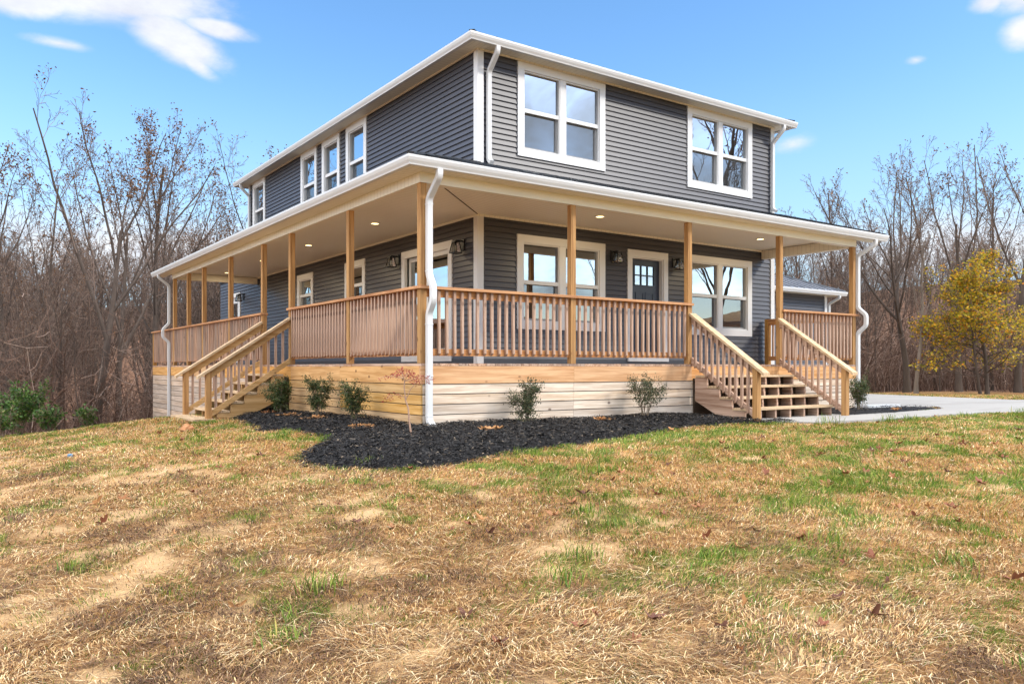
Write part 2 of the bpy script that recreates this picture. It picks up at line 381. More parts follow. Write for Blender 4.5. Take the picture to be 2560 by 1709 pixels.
def edge_dist(x, y, poly):
    d = np.full(np.shape(x), 1e9); j = len(poly)-1
    for i in range(len(poly)):
        ax, ay = poly[j]; bx, by = poly[i]; L = (bx-ax)**2+(by-ay)**2 or 1e-9
        t = np.clip(((x-ax)*(bx-ax)+(y-ay)*(by-ay))/L, 0, 1); d = np.minimum(d, np.hypot(x-ax-t*(bx-ax), y-ay-t*(by-ay))); j = i
    return d
WALK = [(4.97,-.2),(4.97,-1.5),(5.3,-1.95),(6.9,-2.1),(8.5,-2.02),(11.33,-2.5),(16,-4.6),(26,-8.6),(30,-4),(16.3,.1),(17.6,4.9),(9.62,5.2),(9.62,-.2),(11.3,-.62),(10.6,-1.02),(8.6,-1.2),(7.3,-1.2),(7.3,-.2)]
def litter_w(x, y):
    """1 in the woods (leaf litter), 0 on the lawn"""
    a = np.clip((y - (12.7 + np.clip(x+3.9, 0, 8)) + (fbm(x, y, .5, 21)-.5)*2.2)/1.2, 0, 1) * (x < 9)
    b = np.clip((y - 6.9 - .12*(x-16) + (fbm(x, y, .5, 22)-.5)*1.0)/1.0, 0, 1)*(x >= 9)
    c = np.clip((-x - 11 + y*.12)/2, 0, 1)
    d = np.clip((x-26)/3, 0, 1)*(y > -8+.4*(x-26))
    return np.maximum(np.maximum(a, b), np.maximum(c, d))
def soil_w(x, y):
    """bare sandy soil patches, mostly on the left of the lawn"""
    left = np.clip((-.3 - x - .25*(y+4))/3.2, 0, 1)
    return np.clip((fbm(x*.55+y*.5, y*.95-x*.6, 1.9, 31) - .70 + .16*left + .5*(fbm(x, y, 5.5, 33)-.5))*9, 0, 1)
def green_w(x, y):
    right = np.clip((x + .55*(y+6) + .8)/3.5, 0, 1)*np.clip(1.15-np.abs(y+3.0)/4.5, .2, 1)
    return np.clip((fbm(x, y, 2.6, 41) - .585 + .17*right + .25*(fbm(x, y, 8, 43)-.5))*7, 0, 1)

def make_ground():
    def axis(lo, hi, st, far):
        a = np.arange(lo, hi+1e-6, st); out = [hi]; step = st*2
        while out[-1] < far: out.append(out[-1]+step); step *= 1.28
        neg = [lo]; step = st*2
        while neg[-1] > -far: neg.append(neg[-1]-step); step *= 1.28
        return np.concatenate([neg[::-1][:-1], a, out[1:]])
    xs = axis(-9, 19, .13, 900); ys = axis(-10, 17, .13, 900)
    X, Y = np.meshgrid(xs, ys); Z = ground(X, Y)
    hole = inside(X, Y, WALK) & (edge_dist(X, Y, WALK) > .12)
    Z = np.where(hole, np.minimum(Z, -.86), Z)
    under = (X > .15) & (X < 9.3) & (Y > .15) & (Y < 15.7); Z = np.where(under, Z-.25, Z)
    V = np.stack([X.ravel(), Y.ravel(), Z.ravel()], 1); nx, ny = len(xs), len(ys)
    i = np.arange(nx*ny).reshape(ny, nx)
    Fq = np.stack([i[:-1, :-1].ravel(), i[:-1, 1:].ravel(), i[1:, 1:].ravel(), i[1:, :-1].ravel()], 1)
    m, N, setp, bump = mat('lawn_soil')
    at = N.n('ShaderNodeAttribute', attribute_name='litter').outputs['Fac']
    so_ = N.n('ShaderNodeAttribute', attribute_name='soil').outputs['Fac']
    gr = N.n('ShaderNodeAttribute', attribute_name='green').outputs['Fac']
    v = N.coords(); n1 = N.noise(v, 2.2, 6, .65); n2 = N.noise(v, 26, 5, .7); n3 = N.noise(v, .35, 3)
    thatch = N.ramp(n2, [(.3, (.10, .05, .022)), (.5, (.29, .155, .062)), (.72, (.55, .34, .14))])
    grass = N.ramp(n2, [(.3, (.06, .075, .015)), (.6, (.17, .19, .05)), (.8, (.33, .28, .11))])
    sand = N.mix(n2, (.45, .29, .145), (.60, .41, .22))
    sand = N.hsv(sand, .5, 1, N.math('ADD', N.math('MULTIPLY', n1, .5), .75))
    lit = N.ramp(n2, [(.3, (.08, .043, .027)), (.55, (.18, .10, .062)), (.8, (.29, .165, .10))])
    c = N.mix(N.math('MULTIPLY', gr, .75), thatch, grass)
    c = N.mix(so_, c, sand); c = N.mix(at, c, lit)
    setp(Base_Color=c, Roughness=.95, Specular_IOR_Level=.1); bump(N.math('ADD', n2, N.math('MULTIPLY', N.noise(v, 90, 3), .5)), .8, .03)
    o = np_mesh('ground', V, Fq, [m], smooth=True); tag(o, kind='structure')
    for nm, fn in (('litter', litter_w), ('soil', soil_w), ('green', green_w)):
        a = o.data.attributes.new(nm, 'FLOAT', 'POINT'); a.data.foreach_set('value', fn(V[:, 0], V[:, 1]).astype(np.float32))
make_ground()

def concrete():
    m, N, setp, bump = mat('pale_concrete')
    v = N.coords(); n = N.noise(v, 1.1, 6, .65); f = N.noise(v, 60, 3)
    c = N.mix(n, (.29, .28, .262), (.39, .38, .36)); c = N.hsv(c, .5, 1, N.math('ADD', N.math('MULTIPLY', f, .25), .87))
    sx_ = N.n('ShaderNodeSeparateXYZ', ins={0: v})
    j = N.math('MAXIMUM', N.math('GREATER_THAN', N.math('ABSOLUTE', N.math('SUBTRACT', N.math('FRACT', N.math('MULTIPLY', sx_.outputs[0], .36)), .5)), .4955), N.math('GREATER_THAN', N.math('ABSOLUTE', N.math('SUBTRACT', N.math('FRACT', N.math('MULTIPLY', sx_.outputs[1], .36)), .5)), .4955))
    c = N.mix(N.math('MULTIPLY', j, .6), c, (.12, .11, .10)); st_ = N.noise(N.coords((.5, 2.2, 1)), .9, 5, .7)
    c = N.mix(N.n('ShaderNodeMapRange', ins={0: st_, 1: .52, 2: .75, 4: .45}).outputs[0], c, (.20, .19, .172))
    setp(Base_Color=c, Roughness=.85, Specular_IOR_Level=.2); bump(f, .3, .004)
    import bmesh
    bm = bmesh.new(); vs_ = [bm.verts.new((x, y, -.772)) for x, y in WALK]; f_ = bm.faces.new(vs_)
    r = bmesh.ops.extrude_face_region(bm, geom=[f_]); bmesh.ops.translate(bm, verts=[e for e in r['geom'] if isinstance(e, bmesh.types.BMVert)], vec=(0, 0, -.12))
    bmesh.ops.recalc_face_normals(bm, faces=bm.faces); bmesh.ops.triangulate(bm, faces=bm.faces)
    me = bpy.data.meshes.new('concrete_drive'); bm.to_mesh(me); me.materials.append(m)
    o = bpy.data.objects.new('concrete_drive', me); COL.objects.link(o); tag(o, kind='structure')
concrete()

# ------------------------------------------------------------------ house
HX0, HX1, HY0, HY1 = 2.2, 9.68, 2.11, 14.05      # the two-storey block
SOF = 5.13                                        # soffit height
EXP = .09                                         # siding exposure
house = thing('house', (5.9, 8.0, -.8), 'two-storey house clad in slate grey siding with white trim and a low dark roof', 'house')

def siding(mb, axis, plane, sgn, a0, a1, z0, z1, holes=()):
    """clapboards on the plane; sgn = outward direction on the other axis; holes = (a0,a1,z0,z1)"""
    def P(a, o, z): return (a, plane + sgn*o, z) if axis == 'x' else (plane + sgn*o, a, z)
    z = z0
    while z < z1 - 1e-4:
        zt = min(z + EXP, z1); cuts = [(h[0], h[1]) for h in holes if h[2] < zt - .002 and h[3] > z + .002]
        segs = [(a0, a1)]
        for c0, c1 in cuts:
            ns = []
            for s0, s1 in segs:
                if c1 <= s0 or c0 >= s1: ns.append((s0, s1)); continue
                if c0 > s0: ns.append((s0, c0))
                if c1 < s1: ns.append((c1, s1))
            segs = ns
        for s0, s1 in segs:
            b = .023
            vs_ = [P(s0, b, z), P(s1, b, z), P(s1, b*.92, z+.05*(zt-z)), P(s0, b*.92, z+.05*(zt-z)), P(s1, .001, zt), P(s0, .001, zt), P(s0, -.004, z), P(s1, -.004, z)]
            fl = [(0, 1, 2, 3), (3, 2, 4, 5), (6, 7, 1, 0)]
            if (axis == 'x') != (sgn < 0): fl = [f[::-1] for f in fl]
            mb.add(vs_, fl)
        z = zt

def window(axis, plane, sgn, a0, a1, z0, z1, twin=True, mid=None, screen=True, label=None, tw=.13):
    """trim board, vinyl frame with meeting rails, panes, screens"""
    def B(mb, u0, u1, o0, o1, w0, w1):
        p0, p1 = sorted((plane + sgn*o0, plane + sgn*o1))
        if axis == 'x': mb.box(u0, u1, p0, p1, w0, w1)
        else: mb.box(p0, p1, u0, u1, w0, w1)
    t = MB()
    B(t, a0, a1, -.02, .038, z1-tw, z1); B(t, a0, a1, -.02, .038, z0, z0+tw)
    B(t, a0, a0+tw, -.02, .036, z0+tw, z1-tw); B(t, a1-tw, a1, -.02, .036, z0+tw, z1-tw)
    w = t.build('window', MT['white'], house)
    if label: w['label'] = label
    i0, i1, j0, j1 = a0+tw, a1-tw, z0+tw, z1-tw
    m_ = mid if mid is not None else (j0+j1)/2
    bays = [(i0, (i0+i1)/2-.06), ((i0+i1)/2+.06, i1)] if twin else [(i0, i1)]
    s = MB()
    if twin: B(s, (i0+i1)/2-.06, (i0+i1)/2+.06, -.06, .022, j0, j1)
    pane = MB(); scr = MB()
    for b0, b1 in bays:
        fw = .022
        B(s, b0, b0+fw, -.09, .012, j0, j1); B(s, b1-fw, b1, -.09, .012, j0, j1)
        B(s, b0+fw, b1-fw, -.09, .012, j1-fw, j1); B(s, b0+fw, b1-fw, -.09, .012, j0, j0+fw)
        B(s, b0+fw, b1-fw, -.07, .004, m_-.035, m_+.03)
        B(s, b0+fw, b0+fw+.03, -.085, -.04, j0+fw, m_-.035); B(s, b1-fw-.03, b1-fw, -.085, -.04, j0+fw, m_-.035)
        B(s, b0+fw+.03, b1-fw-.03, -.085, -.04, j0+fw, j0+fw+.035)
        for (q0, q1, o) in ((m_+.03, j1-fw, -.035), (j0+fw, m_-.035, -.062)):
            def P(a, z): return (a, plane+sgn*o, z) if axis == 'x' else (plane+sgn*o, a, z)
            f = [(0, 1, 2, 3)] if (axis == 'x') == (sgn < 0) else [(3, 2, 1, 0)]
            pane.add([P(b0+fw, q0), P(b1-fw, q0), P(b1-fw, q1), P(b0+fw, q1)], f)
        if screen:
            o = -.025
            def P(a, z): return (a, plane+sgn*o, z) if axis == 'x' else (plane+sgn*o, a, z)
            scr.add([P(b0+fw, j0+fw), P(b1-fw, j0+fw), P(b1-fw, m_-.035), P(b0+fw, m_-.035)], [(0, 1, 2, 3)])
    s.build('sash', MT['white'], w); pane.build('pane', MT['glass'], w)
    if screen: scr.build('screen', MT['screen'], w)
    return (i0-.03, i1+.03, j0-.03, j1+.03)

def house_body():
    hf, hl = [], []
    hf.append(window('x', HY0, -1, 2.965, 4.895, 3.528, 5.10, mid=4.315))
    hf.append(window('x', HY0, -1, 7.032, 8.976, 3.528, 5.10, mid=4.315))
    hf.append(window('x', HY0, -1, 2.95, 4.893, .647, 2.224, mid=1.44))
    hf.append(window('x', HY0, -1, 7.03, 8.967, .647, 2.215, mid=1.44))
    for a0, a1 in ((6.28, 7.30), (7.64, 8.645), (8.967, 9.98), (12.655, 13.70)):
        hl.append(window('y', HX0, -1, a0, a1, 3.528, 5.105, twin=False, mid=4.32))
    for a0, a1 in ((9.193, 10.221), (6.34, 7.36)):
        hl.append(window('y', HX0, -1, a0, a1, 1.20, 2.228, twin=False, mid=1.725))
    # front door
    dx0, dx1, dz0, dz1 = 5.447, 6.49, .19, 2.182
    t = MB(); tw = .112; zt = dz1-.13; xr = dx1-tw; xl = dx0+tw
    t.box(dx0, dx1, HY0-.038, HY0+.02, zt, dz1)
    t.box(dx0, xl, HY0-.036, HY0+.02, dz0, zt); t.box(xr, dx1, HY0-.036, HY0+.02, dz0, zt)
    t.box(xl, xl+.02, HY0-.01, HY0+.13, dz0, zt); t.box(xr-.02, xr, HY0-.01, HY0+.13, dz0, zt); t.box(xl+.02, xr-.02, HY0-.01, HY0+.13, zt-.02, zt)
    d = t.build('front_door', MT['white'], house); d['label'] = 'navy panelled front door with six small panes in a white surround'
    t = MB(); t.box(dx0-.01, dx1-.005, HY0-.06, HY0+.12, .115, .19); t.build('threshold', MT['white_metal'], d)
    l = MB(); yl = HY0+.075; L0, L1 = xl+.02, xr-.02; zz0, zz1 = dz0, zt-.02
    g0, g1, h0, h1 = L0+.095, L1-.155, 1.555, 1.915
    g0, g1 = L0+.14, L1-.14
    l.box(L0, g0, yl, yl+.04, zz0, zz1); l.box(g1, L1, yl, yl+.04, zz0, zz1)
    l.box(g0, g1, yl, yl+.04, h1, zz1); l.box(g0, g1, yl, yl+.04, zz0, h0)
    for k in (1, 2): x = g0+(g1-g0)*k/3; l.box(x-.011, x+.011, yl-.006, yl+.03, h0, h1)
    l.box(g0, g1, yl-.005, yl+.029, (h0+h1)/2-.011, (h0+h1)/2+.011)
    for q in ((g0-.02, g1+.02, h1, h1+.02), (g0-.02, g1+.02, h0-.02, h0), (g0-.02, g0, h0, h1), (g1, g1+.02, h0, h1)): l.box(q[0], q[1], yl-.012, yl, q[2], q[3])
    for k in (0, 1):
        c0 = g0+(g1-g0)*(.5*k)+.02; c1 = g0+(g1-g0)*(.5*k+.5)-.02
        for q in ((c0, c1, 1.40, 1.42), (c0, c1, .38, .40), (c0, c0+.02, .40, 1.40), (c1-.02, c1, .40, 1.40)): l.box(q[0], q[1], yl-.010, yl, q[2], q[3])
    l.build('leaf', MT['door'], d)
    l = MB(); l.add([(g0, yl+.012, h0), (g1, yl+.012, h0), (g1, yl+.012, h1), (g0, yl+.012, h1)], [(0, 1, 2, 3)]); l.build('pane', MT['glass'], d)
    l = MB(); l.tube([(L1-.07, yl, 1.10), (L1-.07, yl-.05, 1.10)], .012); l.tube([(L1-.07, yl-.05, 1.10), (L1-.17, yl-.055, 1.10)], .011); l.build('handle', MT['white_metal'], d); l = MB(); l.tube([(L1-.07, yl, 1.22), (L1-.07, yl-.02, 1.22)], .026, 12)
    l.build('lock', MT['white_metal'], d)
    hf.append((xl, xr, dz0-.1, zt))
    # sliding glass door on the left side
    sy0, sy1, sz0, sz1 = 2.885, 4.722, .11, 2.155
    t = MB(); tw = .13; X = HX0
    t.box(X-.038, X+.02, sy0, sy1, sz1-tw, sz1); t.box(X-.036, X+.02, sy0, sy0+tw, sz0+.1, sz1-tw); t.box(X-.036, X+.02, sy1-tw, sy1, sz0+.1, sz1-tw)
    t.box(X-.04, X+.05, sy0, sy1, sz0, sz0+.1)
    sd = t.build('patio_door', MT['white'], house); sd['label'] = 'white framed sliding glass door on the shaded side porch'
    a, b, z0, z1 = sy0+tw, sy1-tw, sz0+.1, sz1-tw; mid_ = (a+b)/2
    p = MB(); s = MB()
    for (q0, q1, o) in ((a, mid_+.04, .01), (mid_-.04, b, .055)):
        st = .075
        s.box(X+o, X+o+.04, q0, q0+st, z0, z1); s.box(X+o, X+o+.04, q1-st, q1, z0, z1); s.box(X+o, X+o+.04, q0+st, q1-st, z1-st, z1); s.box(X+o, X+o+.04, q0+st, q1-st, z0, z0+st+.05)
        p.add([(X+o+.02, q0+st, z0+st), (X+o+.02, q0+st, z1-st), (X+o+.02, q1-st, z1-st), (X+o+.02, q1-st, z0+st)], [(0, 1, 2, 3)])
    s.build('sash', MT['white'], sd); p.build('pane', MT['glass'], sd)
    l = MB(); l.tube([(X-.02, b-.04, .95), (X-.05, b-.04, .97), (X-.05, b-.04, 1.18), (X-.02, b-.04, 1.20)], .012); l.build('handle', MT['white_metal'], sd)
    hl.append((a, b, sz0-.05, z1))
    # back door beyond the side porch
    t = MB(); by0, by1 = 14.90, 15.95
    t.box(X-.038, X+.02, by0, by1, 2.07, 2.19); t.box(X-.036, X+.02, by0, by0+.11, .12, 2.07); t.box(X-.036, X+.02, by1-.11, by1, .12, 2.07)
    bd = t.build('back_door', MT['white'], house)
    l = MB(); l.box(X+.0, X+.045, by0+.11, by1-.11, .12, 2.07); l.build('leaf', MT['white_metal'], bd)
    l = MB(); l.box(X-.006, X, by0+.32, by1-.32, 1.0, 1.9); l.build('pane', MT['glass'], bd)
    # walls
    w = MB(); siding(w, 'x', HY0, -1, HX0, HX1, .15, SOF, hf); o = w.build('front_wall', MT['siding'], house)
    w = MB(); siding(w, 'y', HX0, -1, HY0, HY1, .15, SOF, hl); siding(w, 'y', HX0, -1, HY1, 17.0, .15, 2.62, [(by0+.1, by1-.1, .1, 2.07)]); w.build('side_wall', MT['siding'], house)
    w = MB(); siding(w, 'y', HX1, 1, HY0, HY1, -.75, SOF); siding(w, 'x', HY1, 1, HX0, HX1, 2.4, SOF); siding(w, 'x', 17.0, 1, HX0, HX1, -.9, 2.62); siding(w, 'y', HX1, 1, HY1, 17.0, -.9, 2.62)
    w.build('rear_wall', MT['siding'], house)
    w = MB(); w.box(HX0-.028, HX1, HY0-.028, HY0+.05, .07, .15); w.box(HX0-.028, HX0+.05, HY0+.05, 17, .07, .15); w.build('base_trim', MT['grey_strip'], house)
    # foundation, floors and partitions inside the shell
    w = MB(); w.box(HX0+.06, HX1-.06, HY0+.06, 16.94, -1.9, .06); w.build('foundation', plain('grey_block', (.32, .31, .30), .9), house)
    w = MB(); w.box(HX0+.03, HX1-.03, HY0+.2, HY1-.03, .08, .16); w.box(HX0+.03, HX1-.03, HY0+.12, HY1-.03, 2.55, 2.85); w.build('inner_floor', MT['inside_floor'], house)
    w = MB()
    w.box(HX0+.02, HX1-.02, HY0+.02, HY1-.02, SOF-.03, SOF+.02)
    w.box(HX0+.3, HX1-.3, 6.0, 6.1, .16, 2.55); w.box(HX0+.3, HX1-.3, 5.6, 5.7, 2.85, SOF-.03); w.box(5.1, 5.2, HY0+.5, 5.6, 2.85, SOF-.03); w.box(6.6, 6.7, 3.6, 6.0, .16, 2.55)
    w.box(HX0+3.4, HX0+3.5, 6.1, HY1-.2, .16, 2.55); w.box(HX0+3.4, HX0+3.5, 5.7, HY1-.2, 2.85, SOF-.03)
    w.build('partition', MT['inside_wall'], house)
    w = MB(); w.box(HX0-.05, HX1+.05, HY1, 17.05, 2.62, 2.72); w.build('rear_roof', MT['roof'], house)
    # corner boards
    def corner(x, y, sx, sy, z0, z1):
        c = MB(); t_ = .034; wd = .085
        xa, xb = sorted((x - sx*t_, x + sx*wd)); ya, yb = sorted((y - sy*t_, y)); c.box(xa, xb, ya, yb, z0, z1)
        xa, xb = sorted((x - sx*t_, x)); ya, yb = sorted((y, y + sy*wd)); c.box(xa, xb, ya, yb, z0, z1)
        c.build('corner_trim', MT['white'], house)
    corner(HX0, HY0, 1, 1, .07, SOF); corner(HX1, HY0, -1, 1, .07, SOF); corner(HX0, HY1, 1, -1, 2.45, SOF)
    # upper roof: soffit, gutter, hip roof with ribs
    e = .375; s = MB()
    s.box(HX0-e+.09, HX1+e-.09, HY0-e+.09, HY0, SOF, SOF+.02); s.build('soffit', MT['soffit_y'], house); s = MB(); s.box(HX0-e+.09, HX1+e-.09, HY1, HY1+e-.09, SOF, SOF+.02)
    s.build('soffit', MT['soffit_y'], house)
    s = MB(); s.box(HX0-e+.09, HX0, HY0, HY1, SOF, SOF+.02); s.build('soffit', MT['soffit_x'], house); s = MB(); s.box(HX1, HX1+e-.09, HY0, HY1, SOF, SOF+.02); s.build('soffit', MT['soffit_x'], house)
    s = MB(); s.box(HX0-.04, HX1+.04, HY0-.04, HY0, SOF-.025, SOF); s.box(HX0-.04, HX0, HY0, HY1, SOF-.025, SOF); s.build('soffit_trim', MT['soffit_y'], house)
    gutter([(HX1+e, HY0-e), (HX0-e, HY0-e), (HX0-e, HY1+e)], 5.11, house, extra=[(HX1+e, HY1+e)])
    ridge_roof(house, HX0-e+.05, HX1+e-.05, HY0-e+.05, HY1+e-.05, 5.225, .30, MT['roof'], rib=.32, edge=5.13)

GPROF = [(-.10, 0), (-.035, 0), (-.030, .018), (-.012, .05), (0, .085), (0, .112), (-.012, .116), (-.016, .10), (-.10, .10)]
def gutter(path, z, parent, extra=()):
    """K-style gutter with mitred corners along an L path (front run then left run), outer lip on the path"""
    (xr, y0), (xc, yc), (x1, yl) = path
    g = MB(); n = len(GPROF); rings = []
    rings.append([(xr, y0 - o*-1*-1 if False else y0 - o, z+v) for o, v in GPROF])
    rings.append([(xc - o, yc - o, z+v) for o, v in GPROF])
    rings.append([(x1 - o, yl, z+v) for o, v in GPROF])
    vs_ = [p for r in rings for p in r]; fs = []
    for i in range(2):
        for j in range(n): fs.append((i*n+j, i*n+(j+1) % n, (i+1)*n+(j+1) % n, (i+1)*n+j))
    fs += [tuple(range(n))[::-1], tuple(range(2*n, 3*n))]
    g.add(vs_, fs); g.build('gutter', MT['white_metal'], parent)
    for (ex, ey) in extra:
        g = MB()
        g.box(ex-.11, ex-.02, y0+.1, ey, z, z+.11); g.box(x1+.02, ex-.11, ey-.11, ey-.02, z, z+.11)
        g.build('gutter', MT['white_metal'], parent)

def ridge_roof(parent, x0, x1, y0, y1, z, slope, m, rib=.3, edge=None, name='roof'):
    """hip roof with standing seams"""
    r = MB(); hw = min(x1-x0, y1-y0)/2; h = hw*slope
    if x1-x0 < y1-y0: A, B_ = ((x0+x1)/2, y0+hw, z+h), ((x0+x1)/2, y1-hw, z+h)
    else: A, B_ = (x0+hw, (y0+y1)/2, z+h), (x1-hw, (y0+y1)/2, z+h)
    c = [(x0, y0, z), (x1, y0, z), (x1, y1, z), (x0, y1, z)]
    low = [(p[0], p[1], (edge if edge else z-.06)) for p in c]
    r.add(c+[A, B_]+low, ([(0, 1, 4), (1, 2, 5, 4), (2, 3, 5), (3, 0, 4, 5)] if x1-x0 < y1-y0 else [(0, 1, 5, 4), (1, 2, 5), (2, 3, 4, 5), (3, 0, 4)]) +
          [(6, 7, 1, 0), (7, 8, 2, 1), (8, 9, 3, 2), (9, 6, 0, 3)])
    def zat(x, y): return z + slope*min(x-x0, x1-x, y-y0, y1-y, hw)
    def seam(a, b): r.beam((a[0], a[1], zat(*a)+.012), (b[0], b[1], zat(*b)+.012), .022, .03)
    x = x0+.15
    while x < x1: L = min(x-x0, x1-x, hw); seam((x, y0), (x, y0+L-.01)); seam((x, y1), (x, y1-L+.01)); x += rib
    y = y0+.15
    while y < y1: L = min(y-y0, y1-y, hw); seam((x0, y), (x0+L-.01, y)); seam((x1, y), (x1-L+.01, y)); y += rib
    for cx, cy in ((x0, y0), (x1, y0), (x1, y1), (x0, y1)):
        q = A if (abs(cx-A[0])+abs(cy-A[1])) < (abs(cx-B_[0])+abs(cy-B_[1])) else B_
        r.beam((cx, cy, z+.02), (q[0], q[1], q[2]+.02), .09, .03)
    return r.build(name, m, parent)

DP = [(-.038, -.027), (-.030, -.032), (.030, -.032), (.038, -.027), (.038, .027), (.030, .032), (-.030, .032), (-.038, .027)]
def fillet(pts, r=.05, k=4):
    pts = [Vector(p) for p in pts]; out = [pts[0]]
    for i in range(1, len(pts)-1):
        a = (pts[i-1]-pts[i]); b = (pts[i+1]-pts[i]); ra = min(r, a.length*.45, b.length*.45)
        p0 = pts[i]+a.normalized()*ra; p1 = pts[i]+b.normalized()*ra
        for j in range(k+1):
            t = j/k; out.append(p0*(1-t)**2+pts[i]*2*t*(1-t)+p1*t*t)
    return out+[pts[-1]]
def downspout(pts, side, parent, joints=()):
    d = MB(); d.sweep(fillet(pts), DP, side)
    o = d.build('downspout', MT['white_metal'], parent, smooth=False)
    j = MB(); s = Vector(side); 
    for (x, y, z) in joints:
        if abs(s.x) > .5: j.box(x-.0405, x+.0405, y-.0345, y+.0345, z-.008, z+.008)
        else: j.box(x-.0345, x+.0345, y-.0405, y+.0405, z-.008, z+.008)
    if joints: j.build('joint_band', MT['white_metal'], o)
    return o
house_body()
yw = HY0-.060
downspout([(2.37, 1.80, 5.12), (2.37, 1.80, 5.03), (2.37, yw, 4.78), (2.37, yw, 3.36), (2.37, yw-.09, 3.30)], (1, 0, 0), house, [(2.37, yw, 4.72)])
downspout([(9.66, 1.80, 5.12), (9.66, 1.80, 5.03), (9.62, yw, 4.78), (9.62, yw, 3.38), (9.62, yw-.09, 3.32)], (1, 0, 0), house, [(9.62, yw, 4.72)])
xw = HX0-.060
downspout([(1.90, 13.92, 5.12), (1.90, 13.92, 5.03), (xw, 13.92, 4.80), (xw, 13.92, 3.3)], (0, 1, 0), house)

# ------------------------------------------------------------------ porch
porch = thing('porch', (4.5, 1.0, -.8), 'wraparound timber porch with wooden railings, board skirting and cream ceiling under a low black roof', 'porch')
DZ = .055; BB = 2.30; PE = 13.42; DX1 = 9.41; DY1 = 15.87
FX = [0, 2.407, 4.79, 7.10, 9.32]; LY = [2.18, 4.63, 6.12, 8.26, 10.39, 11.82, 13.29]
def porch_body():
    P = porch
    # deck boards
    d = MB(); y = .0
    x = 0.0
    while x < DX1-.01: d.box(x+.003, min(x+.137, DX1), .0, 2.08, DZ-.032, DZ); x += .14
    y = 2.09
    while y < DY1-.01: d.box(.0, 2.17, y+.003, min(y+.137, DY1), DZ-.032, DZ); y += .14
    d.build('deck_floor', MT['rail_y'], P)
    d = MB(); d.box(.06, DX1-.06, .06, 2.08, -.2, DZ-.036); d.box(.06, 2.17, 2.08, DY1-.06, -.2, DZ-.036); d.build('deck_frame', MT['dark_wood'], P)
    # rim board, then skirting boards with dark gaps; seams between lengths
    b = MB(); b.box(0, 2.46, -.002, .036, -.202, DZ-.034); b.box(2.463, 4.87, -.001, .036, -.202, DZ-.034); b.box(4.87, 7.05, .002, .036, -.202, DZ-.034); b.box(7.053, DX1, -.002, .036, -.202, DZ-.034)
    o = b.build('rim_board', MT['band_x'], P); o['label'] = 'orange toned rim board under the front deck edge'
    b = MB()
    for y0, y1 in ((.036, 2.5), (2.503, 4.6), (4.603, 6.2), (6.203, 9.0), (9.003, 12.3), (12.303, DY1)): b.box(-.002, .034, y0, y1, -.202, DZ-.034)
    b.build('rim_board', MT['amber_y'], P)
    b = MB(); b.box(DX1-.036, DX1+.002, .036, 2.1, -.202, DZ-.034); b.build('rim_board', MT['skirt_y'], P); b = MB(); b.box(.036, 2.2, DY1-.036, DY1+.002, -.202, DZ-.034); b.build('rim_board', MT['skirt_y'], P)
    s = MB(); z = -.212; k = 0
    while z > -2.0:
        zb = z-.117
        j = .012*((k*7) % 5-2)*.25
        if z > -1.1:
            for x0, x1 in ((.031, 2.455), (2.459, 4.865), (4.869, 7.046), (7.05, DX1-.004)): s.box(x0, x1, .004+abs(j), .03, zb, z)
            s.box(DX1-.03, DX1-.004, .03, 2.1, zb, z)
        z -= .129; k += 1
    s.build('skirting', MT['skirt_x'], P)
    s = MB(); s2 = MB(); z = -.212; k = 0
    while z > -2.0:
        zb = z-.117
        for y0, y1 in ((.0, 2.5), (2.504, 4.6), (4.604, 6.2)): s.box(.004, .03, y0, y1, zb, z)
        for y0, y1 in ((6.204, 9.0), (9.004, 12.3), (12.304, DY1-.004)): s2.box(.004, .03, y0, y1, zb, z)
        s2.box(.03, 2.2, DY1-.03, DY1-.004, zb, z); z -= .129; k += 1
    s.build('skirting', MT['gold_y'], P); s2.build('skirting', MT['greyed_y'], P)['label'] = 'paler greyed skirting boards beyond the side stairs'
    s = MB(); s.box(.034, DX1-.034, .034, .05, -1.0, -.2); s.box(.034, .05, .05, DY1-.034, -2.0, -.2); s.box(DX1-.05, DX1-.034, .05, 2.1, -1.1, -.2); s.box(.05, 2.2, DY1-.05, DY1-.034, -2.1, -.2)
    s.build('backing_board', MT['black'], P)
    # posts
    for i, x in enumerate(FX):
        b = MB(); b.box(x, x+.089, 0, .089, DZ, BB); b.build('post', MT['post_z'], P, at=(x, 0, DZ), bevel=.004)
    for y in LY:
        b = MB(); b.box(0, .089, y, y+.089, DZ, BB); b.build('post', MT['post_z'], P, at=(0, y, DZ), bevel=.004)
    # wrapped beams
    b = MB(); b.box(-.01, DX1, -.01, .12, BB, 2.43); b.box(-.01, .12, .12, PE, BB, 2.43); b.box(DX1-.13, DX1, .12, HY0-.03, BB-.015, 2.46); b.box(.12, HX0-.03, PE-.13, PE, BB-.01, 2.46)
    b.build('beam', MT['soffit_x'], P)
    # ceiling, two runs of boards meeting on a mitre
    c = MB(); c.add([(.12, .12, 2.47), (DX1-.13, .12, 2.47), (DX1-.13, HY0, 2.47), (HX0, HY0, 2.47)], [(0, 3, 2, 1)]); c.build('ceiling', MT['soffit_y'], P)
    c = MB(); c.add([(.12, .12, 2.47), (HX0, HY0, 2.47), (HX0, PE-.13, 2.47), (.12, PE-.13, 2.47)], [(0, 3, 2, 1)]); c.build('ceiling', MT['soffit_x'], P)
    c = MB(); c.beam((.12, .12, 2.466), (HX0-.02, HY0-.02, 2.466), .012, .008); c.build('ceiling_joint', MT['dark_wood'], P)
    c = MB(); c.box(HX0-.036, DX1-.13, HY0-.036, HY0-.024, 2.435, 2.47); c.box(HX0-.036, HX0-.024, HY0-.024, PE-.13, 2.435, 2.47); c.build('ceiling_trim', MT['soffit_y'], P)
